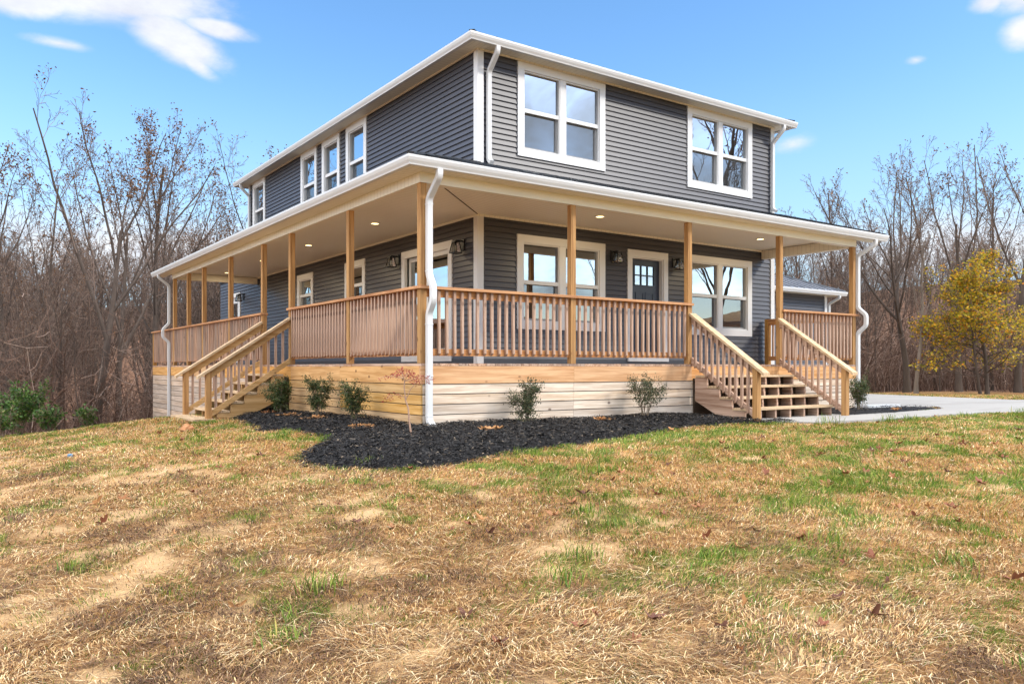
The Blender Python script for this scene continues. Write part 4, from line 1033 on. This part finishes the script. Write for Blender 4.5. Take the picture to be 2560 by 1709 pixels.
for (x, d, yt, seed, spec, r0, lv, lab, bk, rz) in BIG:
    X, Y = pix(x, d); H = toppx(x, d, yt)
    SRC.append(tree_obj('bare_tree', tree_meshes(seed, H, r0, spec, lv, .085), at_ground(X, Y), lab, 'bare trees around the house', bk, rz))
# the mass of the wood: four kinds repeated
PROT = []
for seed, spec, H, r0 in ((51, S_FOREST, 9, .075), (52, S_SLIM, 10, .07), (53, S_VASE, 8.5, .08), (54, S_FORK, 9.5, .085), (55, S_SLIM, 7, .05)):
    tm = tree_meshes(seed, H, r0, dict(spec, rmin=.007), 130, .06); PROT.append((tm, H))
protos = []
WLAB = 'slender bare tree in the brown wood beyond the lawn'; WGRP = 'bare trees of the surrounding wood'
def wood_tree(x, y, ht):
    k = random.randrange(len(PROT)); z = at_ground(x, y)
    if len(protos) < len(PROT):
        k = len(protos); protos.append(tree_obj('wood_tree', PROT[k][0], z, WLAB, WGRP, BARK, random.uniform(0, 6.28), ht/PROT[k][1]))
    else: tree_copy(protos[k], z, WLAB, random.uniform(0, 6.28), ht/PROT[k][1], WGRP)
def scatter(n, x0, x1, d0, d1, lo, hi):
    c = 0
    while c < n:
        d = d0+(d1-d0)*random.random()**1.15; X, Y = pix(random.uniform(x0, x1), d)
        if litter_w(np.array(X), np.array(Y)) < .5: continue
        g = float(ground(X, Y, False)); top = random.uniform(lo, hi); h = max(3.5, (918.8-top)/2015.5*d - g)
        wood_tree(X, Y, min(h, 24)); c += 1
scatter(24, -260, 660, 22, 34, 640, 840)
scatter(60, -260, 740, 34, 62, 540, 670)
scatter(40, -260, 760, 62, 105, 560, 640)
scatter(20, 1850, 2760, 28, 36, 640, 800)
scatter(46, 1850, 2760, 36, 64, 560, 680)
scatter(38, 1850, 2800, 62, 105, 560, 640)
scatter(7, 900, 1800, 34, 60, 560, 640)
# old trees beyond the lawn on the sunny side, outside this view but mirrored in the front windows
for (x, y, s, k, lab) in ((33, -19, 2.0, 0, 'large bare tree far out on the lawn, mirrored in the right windows'), (40, -25, 1.8, 5, 'second large bare tree out on the lawn behind the first'), (30, -26, 1.0, 2, 'bare tree further left out on the lawn'), (-24, 14, 1.1, 3, 'bare tree out beyond the left side of the house'), (-26, 26, 1.1, 1, 'bare tree at the wood edge far left of the house')):
    tree_copy(SRC[k], at_ground(x, y), lab, k*1.3, s)

def brush():
    """dense leafless undergrowth of the wood: far too many stems to count"""
    rng = np.random.default_rng(77); Br = []
    def clump(cx, cy, n, hmin, hmax, spread, rs):
        for _ in range(n):
            x = cx+rng.normal()*spread; y = cy+rng.normal()*spread
            if litter_w(np.array(x), np.array(y)) < .6: continue
            z = float(ground(x, y, False))-.05; h = hmin+(hmax-hmin)*rng.random()**1.5
            d = np.array([rng.normal()*.24, rng.normal()*.24, 1.]); p = np.array([x, y, z]); pts = [p]
            bend = rng.normal(size=3)*.14; bend[2] = 0
            for i in range(4):
                d = d+bend+rng.normal(size=3)*.10; d /= np.linalg.norm(d); p = p+d*h/4; pts.append(p)
            pts = np.array(pts); r = rs*(.55+.8*rng.random()); Br.append((pts, r*np.array([1, .85, .7, .55, .35])))
            for j in range(rng.integers(3, 7)):
                a = rng.integers(1, 5); q = pts[a]; dd = np.array([rng.normal(), rng.normal(), .35+rng.normal()*.45]); dd /= np.linalg.norm(dd); L = h*(.14+.26*rng.random())
                mid = q+dd*L*.5+rng.normal(size=3)*.05; Br.append((np.array([q, mid, q+dd*L+np.array([0, 0, .12*L])]), np.array([.62, .5, .35])*r))
    for _ in range(230):
        d = 19+20*rng.random()**1.2; X, Y = pix(rng.uniform(-330, 800), d); clump(X, Y, 19, 1.0, 3.9, 1.2, .008+.00016*d)
    for _ in range(230):
        d = 26.5+20*rng.random()**1.3; X, Y = pix(rng.uniform(1840, 2800), d); clump(X, Y, 19, 1.0, 4.4, 1.2, .008+.00016*d)
    for _ in range(60):
        d = 36+18*rng.random(); X, Y = pix(rng.uniform(-330, 2800), d); clump(X, Y, 14, 2.5, 5, 2.0, .014)
    V, F = tubes(Br, 3); o = np_mesh('undergrowth', V, F, [BRUSH]); tag(o, 'dense tangle of leafless brown brush filling the wood', 'undergrowth', kind='stuff')
brush()

# yellow tree
def yellow_tree():
    X, Y = pix(2468, 26.6); L = at_ground(X, Y); H = 4.95
    sp = dict(trunk=.82, wob=[.05, .10, .14, .18, .2], up=[.02, .02, .02, .0, .0], kids=[20, 8, 5, 2], start=[.14, .25, .2, .2], ang=[62, 42, 42, 42], ratio=[.60, .42, .45, .5], rr=[.42, .5, .55, .6], rmin=.006, lean=.06)
    rng = np.random.default_rng(91); B = grow(rng, H, .075, sp); B2 = grow(rng, H*.86, .055, dict(sp, lean=-.16))
    B = [(p*np.array([1.0, 1.0, 1.0]), r, l) for p, r, l in B]+[(p+np.array([-.22, .1, 0]), r, l) for p, r, l in B2]
    top = max(b[0][:, 2].max() for b in B); k = H/top; B = [(p*k, r, l) for p, r, l in B]
    t = thing('yellow_tree', L, 'small golden leaved tree at the wood edge beyond the concrete drive', 'tree')
    V, F = tubes([(p, r) for p, r, l in B if l <= 1], 6); np_mesh('trunk', V, F, [BARK], parent=t, smooth=True)
    V2, F2 = tubes([(p, r) for p, r, l in B if l >= 2], 3); mi = np.zeros(len(F2), int)
    E_ = np.concatenate([p[1:] for p, r, l in B if l >= 2]); w = vnoise(E_[:, 0]*1.4+30, E_[:, 2]*1.6+E_[:, 1]*.7, 1.0, 5)
    E_ = E_[(w > .29) & (E_[:, 2] > .95)]
    C = E_[rng.integers(0, len(E_), 12500)]+rng.normal(size=(12500, 3))*np.array([.11, .11, .07])
    Vl, Fl = leaf_quads(C, .08, rng, flat=.55, aspect=.75)
    YL = leaf_mat('golden_leaves', [(0, (.11, .12, .015)), (.3, (.33, .29, .025)), (.65, (.58, .41, .03)), (.88, (.66, .34, .025)), (1, (.54, .18, .02))], .6, .4)
    np_mesh('crown', np.concatenate([V2, Vl]), np.concatenate([F2, Fl+len(V2)]), [TWIG, YL], np.concatenate([mi, np.ones(len(Fl), int)]), parent=t)
yellow_tree()

# ------------------------------------------------------------------ shrubs
SHL = leaf_mat('dark_shrub_leaves', [(0, (.025, .048, .014)), (.5, (.055, .09, .026)), (.85, (.10, .13, .035)), (1, (.2, .16, .06))], .45, .2)
SHL2 = leaf_mat('grey_green_shrub_leaves', [(0, (.03, .045, .022)), (.5, (.06, .085, .04)), (.85, (.12, .135, .06)), (1, (.2, .15, .07))], .45, .2)
IVY = leaf_mat('bright_evergreen_leaves', [(0, (.02, .055, .01)), (.5, (.05, .115, .02)), (.9, (.11, .20, .04)), (1, (.24, .24, .08))], .4, .3)
STEM = plain('shrub_stems', (.20, .15, .10), .8, .2)
def shrub(x, y, h, w, label, n, seed, m, size=.026, group=None, name='shrub', z0=.14, dense=1.0, stemn=9):
    rng = np.random.default_rng(seed); z = float(ground(x, y, False))+.0
    t = thing(name, (x, y, z), label, 'shrub', group)
    Br = []; E_ = []
    for k in range(stemn):
        az = k*2.4+rng.random(); L = h*(.72+.28*rng.random()); sp = w*.5*(.25+.75*rng.random())
        p0 = np.array([rng.normal()*.02, rng.normal()*.02, -.03]); p3 = np.array([math.cos(az)*sp, math.sin(az)*sp, L]); mid = (p0+p3)/2+np.array([-math.cos(az)*sp*.12, -math.sin(az)*sp*.12, h*.05]); mid2 = (mid+p3)/2
        Br.append((np.array([p0, (p0+mid)/2, mid, mid2, p3]), np.array([.007, .006, .005, .004, .002])))
        for j in range(13):
            f = -.35+1.35*rng.random(); q = (mid*(1-f)+p3*f) if f > 0 else mid*(1+f)-p0*f; d = rng.normal(size=3)+np.array([math.cos(az)*.5, math.sin(az)*.5, .6]); d /= np.linalg.norm(d); e = q+d*h*(.10+.16*rng.random())
            Br.append((np.array([q, (q+e)/2, e]), np.array([.003, .0025, .0015])))
            for f2 in (.25, .5, .75, 1): E_.append(q*(1-f2)+e*f2)
    V, F = tubes(Br, 5); np_mesh('stem', V, F, [STEM], parent=t)
    E_ = np.array(E_); E_ = E_[E_[:, 2] > h*z0]
    C = E_[rng.integers(0, len(E_), n)]+rng.normal(size=(n, 3))*np.array([w*.05, w*.05, h*.035])
    Vl, Fl = leaf_quads(C, size, rng); np_mesh('foliage', Vl, Fl, [m], parent=t)
def onx(px, X0):
    r = FW+(px-1280)/2015.5*RT; t = (X0-CAMX)/r[0]; return X0, CAMY+t*r[1]
def ony(px, Y0_):
    r = FW+(px-1280)/2015.5*RT; t = (Y0_-CAMY)/r[1]; return CAMX+t*r[0], Y0_
G = 'young shrubs planted in the black mulch'
shrub(*onx(702, -.36), .62, .50, 'dense dark green shrub beside the foot of the golden side stairs', 8000, 1, SHL, .021, G)
shrub(*onx(794, -.34), .62, .42, 'upright green shrub in the middle of the three along the side skirting', 5200, 2, SHL, .020, G)
shrub(*onx(887, -.34), .56, .40, 'small upright green shrub nearest the red sapling', 4800, 3, SHL, .020, G)
shrub(*ony(1318, -.34), .56, .52, 'wide green shrub leaning against the sunny front skirting', 4600, 4, SHL2, .021, G)
shrub(*ony(1612, -.34), .66, .54, 'open vase shaped green shrub near the front stairs', 3400, 5, SHL2, .021, G, z0=.4)
shrub(*ony(2147, -.62), .64, .40, 'leafy shrub between the right stair post and the right downspout', 3200, 6, SHL, .024, G)
for i, (px, d, h, w, lab, n) in enumerate(((50, 16.8, 1.05, .95, 'largest leafy green bush at the left edge of the lawn', 2600), (122, 15.9, .55, .55, 'low bright green bush in front of the largest one', 700), (217, 16.3, .5, .38, 'small green bush standing alone at the wood edge', 420), (4, 15.4, .6, .5, 'green bush cut by the left border', 500))):
    X, Y = pix(px, d); shrub(X, Y, h, w, lab, n, 30+i, IVY, .06, 'green bushes at the wood edge', 'evergreen_bush', .05, stemn=14)

def sapling():
    x, y = -.53, -.68; z = float(ground(x, y, False)); t = thing('maple_sapling', (x, y, z), 'thin young maple with a flat spray of red lacy leaves by the corner', 'sapling')
    rng = np.random.default_rng(5); R_ = np.array([RT[0], RT[1], 0]); F_ = np.array([FW[0], FW[1], 0]); U = np.array([0, 0, 1.])
    def P(a, b, h): return R_*a+F_*b+U*h
    Br = [(np.array([P(.035, 0, -.04), P(.03, 0, .1), P(.012, 0, .24), P(.004, 0, .36), P(-.028, 0, .45)]), np.array([.013, .011, .0095, .009, .008]))]
    Br += [(np.array([P(-.028, 0, .45), P(-.035, .01, .52), P(-.045, .01, .60), P(-.04, .02, .66), P(-.05, .02, .70)]), np.array([.008, .007, .006, .006, .004])), (np.array([P(-.028, 0, .45), P(.0, -.01, .50), P(.02, -.02, .55), P(.04, -.02, .585), P(.06, -.03, .60)]), np.array([.006, .005, .004, .004, .003]))]
    ends = []
    for (a, b, h, ea, eb, eh) in ((-.05, .02, .69, -.20, .05, .73), (-.05, .02, .69, -.33, -.04, .70), (-.05, .02, .69, .02, .12, .77), (-.05, .02, .69, -.06, -.14, .80), (-.04, .02, .66, .16, .05, .72), (-.04, .02, .66, .27, -.05, .68), (.06, -.03, .6, .12, .0, .66), (-.03, 0, .47, -.17, .05, .50), (-.17, .05, .5, -.26, .02, .44), (-.05, .02, .69, -.12, .16, .78), (.16, .05, .72, .24, .1, .64), (-.04, .02, .66, .05, -.12, .75)):
        a0 = P(a, b, h); e = P(ea, eb, eh); m_ = (a0+e)/2+U*.025; Br.append((np.array([a0, m_, e]), np.array([.004, .003, .0015])))
        for f in np.linspace(.35, 1, 7): ends.append(a0*(1-f)**2+2*m_*f*(1-f)+e*f*f)
    V, F = tubes([b for b in Br if len(b[0]) == 5]+[b for b in Br if len(b[0]) == 3], 6); np_mesh('trunk', V, F, [plain('sapling_bark', (.36, .22, .15), .7, .15)], parent=t, smooth=True)
    E_ = np.array(ends); C = E_[rng.integers(0, len(E_), 520)]+rng.normal(size=(520, 3))*np.array([.03, .03, .016]); Vl, Fl = leaf_quads(C, .030, rng, flat=.3, aspect=.28)
    np_mesh('foliage', Vl, Fl, [leaf_mat('red_lace_leaves', [(0, (.20, .02, .025)), (.6, (.38, .055, .05)), (1, (.45, .14, .09))], .6, .3)], parent=t)
sapling()

# ------------------------------------------------------------------ mulch
def mulch():
    rng = np.random.default_rng(13); Vs, Fs, Ms, off = [], [], [], 0
    for poly in (MULCH, MULCH2):
        p = np.array(poly); x0, y0 = p.min(0); x1, y1 = p.max(0); st = .035
        xs = np.arange(x0, x1+st, st); ys = np.arange(y0, y1+st, st); X, Y = np.meshgrid(xs, ys)
        wob = (fbm(X, Y, 2.2, 71)-.5)*.22
        ins = inside(X, Y, poly); ed = edge_dist(X, Y, poly)*np.where(ins, 1, -1)+wob*.6
        hgt = np.clip(ed/.22, -.3, 1)*.06-.012+(fbm(X, Y, 6, 72)-.5)*.035*np.clip(ed/.1, 0, 1)+(fbm(X, Y, 13, 73)-.5)*.012
        Z = ground(X, Y)+hgt; ok = ed > -.06
        i = np.arange(X.size).reshape(X.shape); q = np.stack([i[:-1, :-1], i[:-1, 1:], i[1:, 1:], i[1:, :-1]], -1).reshape(-1, 4)
        okf = ok.ravel()[q].all(1); q = q[okf]
        Vs.append(np.stack([X.ravel(), Y.ravel(), Z.ravel()], 1)); Fs.append(q+off); Ms.append(np.zeros(len(q), int)); off += X.size
        n = int(34000*(x1-x0)*(y1-y0)/12) if poly is MULCH else 2200
        cx = rng.uniform(x0-.1, x1+.1, n); cy = rng.uniform(y0-.1, y1+.1, n)
        e = edge_dist(cx, cy, poly)*np.where(inside(cx, cy, poly), 1, -1)+(fbm(cx, cy, 2.2, 71)-.5)*.13; k = (e > -.05-.08*rng.random(n)**3) & ~((cx > -.02) & (cy > -.02) & (cx < 9.4)); cx, cy, e = cx[k], cy[k], e[k]; n = len(cx)
        cz = ground(cx, cy)+np.clip(e/.22, -.2, 1)*.06+.006+rng.random(n)*.018
        az = rng.random(n)*6.28; el = rng.normal(size=n)*.32; L = .012+.030*rng.random(n)**2; w = .0022+.0036*rng.random(n)
        d = np.stack([np.cos(az)*np.cos(el), np.sin(az)*np.cos(el), np.sin(el)], 1); s = np.stack([-np.sin(az), np.cos(az), rng.normal(size=n)*.5], 1)
        C = np.stack([cx, cy, cz], 1); D = d*L[:, None]; S = s*w[:, None]
        V = np.stack([C-D-S*.6, C-D+S*.6, C+S+np.array([0, 0, .004]), C+D+S*.3, C+D-S*.3, C-S+np.array([0, 0, .004])], 1).reshape(-1, 3)
        b = off+np.arange(n)[:, None]*6; F = np.concatenate([b+np.array([0, 1, 2, 5]), b+np.array([5, 2, 3, 4])]); Vs.append(V); Fs.append(F)
        Ms.append(np.tile(1+(rng.random(n) > .965).astype(int), 2)); off += len(V)
    mb = plain('black_mulch', (.012, .0115, .012), .85, .5, 40, .25, bumps=.6)
    mc = leaf_mat('mulch_chips', [(0, (.006, .006, .0065)), (.6, (.016, .016, .017)), (.93, (.04, .038, .036)), (1, (.085, .07, .055))], .7, 0)
    ml = leaf_mat('pale_chips', [(0, (.10, .08, .06)), (1, (.22, .17, .12))], .8, 0)
    o = np_mesh('mulch', np.concatenate(Vs), np.concatenate(Fs), [mb, mc, ml], np.concatenate(Ms)); tag(o, 'bed of black shredded mulch along the porch skirting', 'mulch', kind='stuff')
mulch()

# ------------------------------------------------------------------ lawn
def lawn():
    rng = np.random.default_rng(17)
    n = 1500000
    # even share per distance from the photographer's place, thinning out farther away
    u = rng.random(n); a, b = 2.3**.42, 24**.42; d = (a+(b-a)*u)**(1/.42)
    lat = rng.uniform(-1.0, 1.0, n); x = CAMX+d*(FW[0]+lat*RT[0]); y = CAMY+d*(FW[1]+lat*RT[1])
    keep = ~(inside(x, y, WALK) & (edge_dist(x, y, WALK) > .04)) & ~((x > -.03) & (y > -.03) & (x < 9.5) & (y < 15.95))
    mul = inside(x, y, MULCH) & (edge_dist(x, y, MULCH)+(fbm(x, y, 2.2, 71)-.5)*.13 > .02); keep &= ~mul
    keep &= ~(inside(x, y, MULCH2))
    lw = litter_w(x, y); keep &= rng.random(n) > lw*.97
    sw = soil_w(x, y); keep &= rng.random(n) > sw*.80*np.clip(.35+1.6*(fbm(x, y, 7, 68)-.2), 0, 1)
    cl = fbm(x, y, 5.5, 61); keep &= rng.random(n) < .30+1.3*np.clip(cl-.25, 0, 1)
    x, y, d, cl = x[keep], y[keep], d[keep], cl[keep]; n = len(x)
    gw = green_w(x, y); gp = np.clip(.13+.66*gw*(cl > .36)+.5*(fbm(x, y, 3.1, 63) > .63), 0, .9); left = np.clip((.2-x-.35*(y+4))/3.5, 0, 1)
    r = rng.random(n); green = r < gp*(1-.25*left); drk = np.clip((fbm(x, y, 1.9, 69)-.5)*7, 0, 1)*np.clip(.3+left, 0, 1)
    near = np.clip((5.2-d)/2.2, 0, 1)
    lying = (~green) & (rng.random(n) < .30+.5*np.maximum(near, left*.7))
    kind = np.where(green, 2, np.where(lying, np.where(rng.random(n) < .30+.55*drk, 3, 1), np.where(rng.random(n) < .72-.35*left, 0, np.where(rng.random(n) < drk, 3, 1))))
    far = np.clip(d/4.2, 1, 5)**.75
    h = np.where(green, .019+.030*rng.random(n), .012+.024*rng.random(n))*(.7+.8*np.clip(cl-.2, 0, 1))*(1-.35*left)*np.where(green, 1, 1)
    w = np.where(lying, .0011+.0015*rng.random(n)**2, .0011+.0013*rng.random(n))*far
    th = rng.random(n)*2*np.pi; wind = 2.2; th = np.where(rng.random(n) < .62, 9*fbm(x, y, .9, 66)+rng.normal(size=n)*.45, th)
    L = np.where(lying, .035+.13*rng.random(n)**2.4, h*(.35+.9*rng.random(n)))
    zt = np.where(lying, .006+.022*rng.random(n), h); zm = np.where(lying, .012+.022*rng.random(n), h*.62); z0 = np.where(lying, .004+.014*rng.random(n), -.006)
    D = np.stack([np.cos(th), np.sin(th), np.zeros(n)], 1); S = np.stack([-np.sin(th), np.cos(th), np.zeros(n)], 1)
    tw = rng.random(n)*np.pi; S2 = np.where(lying[:, None], S, np.stack([np.cos(tw), np.sin(tw), np.zeros(n)], 1))*w[:, None]
    B = np.stack([x, y, ground(x, y)], 1)
    Z = lambda v: np.stack([np.zeros(n), np.zeros(n), v], 1)
    mid = B+D*(L*.42)[:, None]+S*(rng.normal(size=n)*L*.10)[:, None]+Z(zm); tip = B+D*L[:, None]+Z(zt); b0 = B+Z(z0)
    V = np.stack([b0-S2, b0+S2, mid+S2*.85, mid-S2*.85, tip], 1).reshape(-1, 3)
    k = np.arange(n)[:, None]*5; F = np.stack([k+np.array([0, 1, 2]), k+np.array([0, 2, 3]), k+np.array([3, 2, 4])], 1).reshape(-1, 3)
    ms = [leaf_mat('straw_blades', [(0, (.38, .17, .045)), (.4, (.62, .34, .105)), (.8, (.78, .50, .18)), (1, (.88, .68, .34))], .7, .25),
          leaf_mat('dull_straw', [(0, (.20, .095, .04)), (.45, (.50, .29, .12)), (.8, (.78, .56, .28)), (1, (.90, .78, .52))], .8, .15),
          leaf_mat('green_blades', [(0, (.05, .10, .012)), (.5, (.13, .23, .025)), (.85, (.26, .35, .045)), (1, (.50, .42, .11))], .5, .3),
          leaf_mat('dead_thatch', [(0, (.05, .027, .018)), (.6, (.17, .092, .052)), (1, (.38, .24, .13))], .85, .1)]
    o = np_mesh('lawn_grass', V, F, ms, np.repeat(kind, 3)); tag(o, 'patchy lawn of dry straw coloured and green grass with bare sandy soil', 'grass', kind='stuff')
lawn()
def tufts():
    rng = np.random.default_rng(19); P = []
    for (x, y, s) in ((5.36, -2.13, 1.5), (6.75, -2.2, 1.2), (7.2, -2.25, 1.0), (10.4, -2.5, 1.2), (11.0, -2.6, 1.4), (11.6, -2.75, 1.5), (12.4, -3.1, 1.2), (13.2, -3.4, 1.2), (-3.3, -5.0, 1.0), (-2.2, -5.6, .9), (-.5, -6.0, 1.0), (-.2, -3.5, 1.1), (1.9, -3.4, 1.1), (3.1, -3.2, 1.0), (-1.9, -5.35, .8), (-1.6, -1.9, .9), (-2.3, 1.4, .9), (-1.9, .9, .9), (-.2, -6.6, .8)):
        for _ in range(70): P.append((x+rng.normal()*.07*s, y+rng.normal()*.07*s, s))
    for _ in range(420):
        d = 3+11*rng.random(); q = pix(rng.uniform(-200, 2800), d)
        if green_w(np.array(q[0]), np.array(q[1])) < .15 or inside(np.array(q[0]), np.array(q[1]), WALK) or inside(np.array(q[0]), np.array(q[1]), MULCH) or (q[0] > 0 and q[1] > 0): continue
        s = .45+.4*rng.random()
        for _ in range(26): P.append((q[0]+rng.normal()*.04, q[1]+rng.normal()*.04, s))
    P = np.array(P); n = len(P); th = rng.random(n)*6.28; h = (.05+.075*rng.random(n))*P[:, 2]; L = h*(.3+.8*rng.random(n)); w = .0026*(.7+.6*rng.random(n))
    D = np.stack([np.cos(th), np.sin(th), np.zeros(n)], 1); S = np.stack([-np.sin(th), np.cos(th), np.zeros(n)], 1)*w[:, None]
    B = np.stack([P[:, 0], P[:, 1], ground(P[:, 0], P[:, 1])], 1); up = np.array([0, 0, 1.])
    mid = B+D*(L*.35)[:, None]+up*(h*.65)[:, None]; tip = B+D*L[:, None]+up*h[:, None]
    V = np.stack([B-S, B+S, mid+S*.85, mid-S*.85, tip], 1).reshape(-1, 3); k = np.arange(n)[:, None]*5
    F = np.stack([k+np.array([0, 1, 2]), k+np.array([0, 2, 3]), k+np.array([3, 2, 4])], 1).reshape(-1, 3)
    o = np_mesh('green_tufts', V, F, [bpy.data.materials['green_blades']]); tag(o, 'taller green grass tufts scattered in the lawn and along the concrete', 'grass', kind='stuff')
tufts()

# ------------------------------------------------------------------ fallen leaves
def leaf_mesh(seed):
    rng = np.random.default_rng(seed); n = 22; V = [(0, 0, .004)]; curl = .5+.8*rng.random(); ph = rng.random()*6
    for k in range(n):
        a = 2*math.pi*k/n; lob = 1+.42*math.cos(5*a+.3)+.12*rng.normal()*.4; r = .5*lob*(.62+.38*abs(math.cos(a/1.0))); x = r*math.cos(a); y = r*.72*math.sin(a)
        V.append((x, y, .05+curl*(.55*x*x+1.1*y*y)+.10*math.sin(3*a+ph)))
    me = bpy.data.meshes.new('fallen_leaf'); me.from_pydata(V, [], [(0, 1+k, 1+(k+1) % n) for k in range(n)]); return me
LM = []
for i, c in enumerate(((.20, .065, .028), (.30, .13, .05), (.42, .21, .08), (.12, .045, .025))):
    me = leaf_mesh(40+i); me.materials.append(plain('oak_leaf_%s' % ('rust', 'tan', 'ochre', 'umber')[i], c, .7, .25, 30)); LM.append(me)
def put_leaf(x, y, s, k, rz):
    if not put_leaf.src: o = bpy.data.objects.new('fallen_leaf', LM[k]); tag(o, 'curled brown oak leaf lying in the lawn', 'leaf', 'fallen oak leaves on the lawn'); put_leaf.src = o
    else: o = put_leaf.src.copy(); o.data = LM[k]
    COL.objects.link(o); o.location = (x, y, float(ground(x, y))+random.uniform(.006, .022)); o.scale = (s,)*3; o.rotation_euler = (random.gauss(0, .38), random.gauss(0, .38), rz)
put_leaf.src = None
for (x, y) in [(-2.88,-5.73),(.98,-5.0),(1.78,-4.83),(1.54,-3.93),(1.02,-4.37),(-.85,-4.14),(4.66,-4.28),(3.83,-5.06),(3.24,-4.26),(2.79,-4.63),(2.4,-3.96),(2.31,-5.55),(-.98,-5.46),(.64,-5.9),(-.25,-6.9),(-.55,-6.29)]:
    put_leaf(x, y, random.uniform(.09, .13), random.choice((0, 0, 1, 3)), random.uniform(0, 6.28))
rl = random.Random(5); c = 0
while c < 190:
    d = 3.2+10*rl.random()**.75; px = rl.uniform(200, 2650)
    if px < 1100 and rl.random() < .6: continue
    x, y = pix(px, d)
    if (x > -.3 and y > -.3) or inside(np.array(x), np.array(y), MULCH) or inside(np.array(x), np.array(y), WALK): continue
    put_leaf(x, y, rl.uniform(.04, .105), rl.choice((0, 0, 1, 1, 2, 3)), rl.uniform(0, 6.28)); c += 1
def leaf_heap(x, y, label, seed, n=16, k=2):
    rng = np.random.default_rng(seed); V, F, o = [], [], 0; z = float(ground(x, y))+.05; me = LM[k]
    t = MB()
    for _ in range(n):
        s = .06+.06*rng.random(); M_ = Matrix.Translation((x+rng.normal()*.075, y+rng.normal()*.045, z+.03*rng.random())) @ Matrix.Rotation(rng.random()*6.28, 4, 'Z') @ Matrix.Rotation(rng.normal()*.7, 4, 'X') @ Matrix.Scale(s, 4)
        t.add([M_ @ v.co for v in me.vertices], [tuple(p.vertices) for p in me.polygons])
    o = t.build('leaf_heap', [bpy.data.materials['oak_leaf_ochre' if k == 2 else 'oak_leaf_tan']], at=(x, y, z)); tag(o, label, 'leaf heap', 'little heaps of dry leaves on the mulch')
leaf_heap(-.45, 4.25, 'reddish leaf heap under the dense shrub by the side stairs', 1, k=1)
leaf_heap(-.50, 3.2, 'pale leaf heap between the first two side shrubs', 2)
leaf_heap(-.55, 2.0, 'pale leaf heap in front of the upright middle shrub', 3)
leaf_heap(-.62, .30, 'tan leaf heap left of the red sapling', 4)
leaf_heap(.42, -.95, 'golden leaf heap in the mulch just right of the corner downspout', 5)
leaf_heap(2.55, -.45, 'golden leaf heap in the mulch between the two front shrubs', 6)
leaf_heap(9.0, -1.0, 'tiny leaf heap by the drain extension', 7, 6)
b = MB(); x, y = -3.67, 1.48; z = float(ground(x, y)); b.tube([(x, y, z), (x, y, z+.035), (x, y, z+.042)], [.028, .028, .022], 14); o = b.build('plastic_cap', plain('blue_plastic', (.07, .20, .34), .4), at=(x, y, z)); tag(o, 'small blue plastic cap lying on the bare left lawn', 'cap')
def clod(x, y, s, c, label, seed):
    rng = np.random.default_rng(seed); z = float(ground(x, y)); b = MB(); n = 10; pts = []
    b.tube([(x, y, z-.02), (x, y, z+.02*s), (x, y, z+.07*s), (x+.01, y, z+.11*s), (x+.015, y, z+.125*s)], [.09*s, .13*s, .12*s, .07*s, .02*s], 10)
    b.v = [(p[0]+rng.normal()*.012*s, p[1]+rng.normal()*.012*s, p[2]+rng.normal()*.01*s) for p in b.v]
    o = b.build('clay_clod', plain(label.split()[0]+'_clay', c, .9, .3, 20), at=(x, y, z)); tag(o, label, 'clod')
clod(-1.99, 3.26, .75, (.42, .20, .09), 'orange lump of clay lying in the grass near the side stairs', 3)
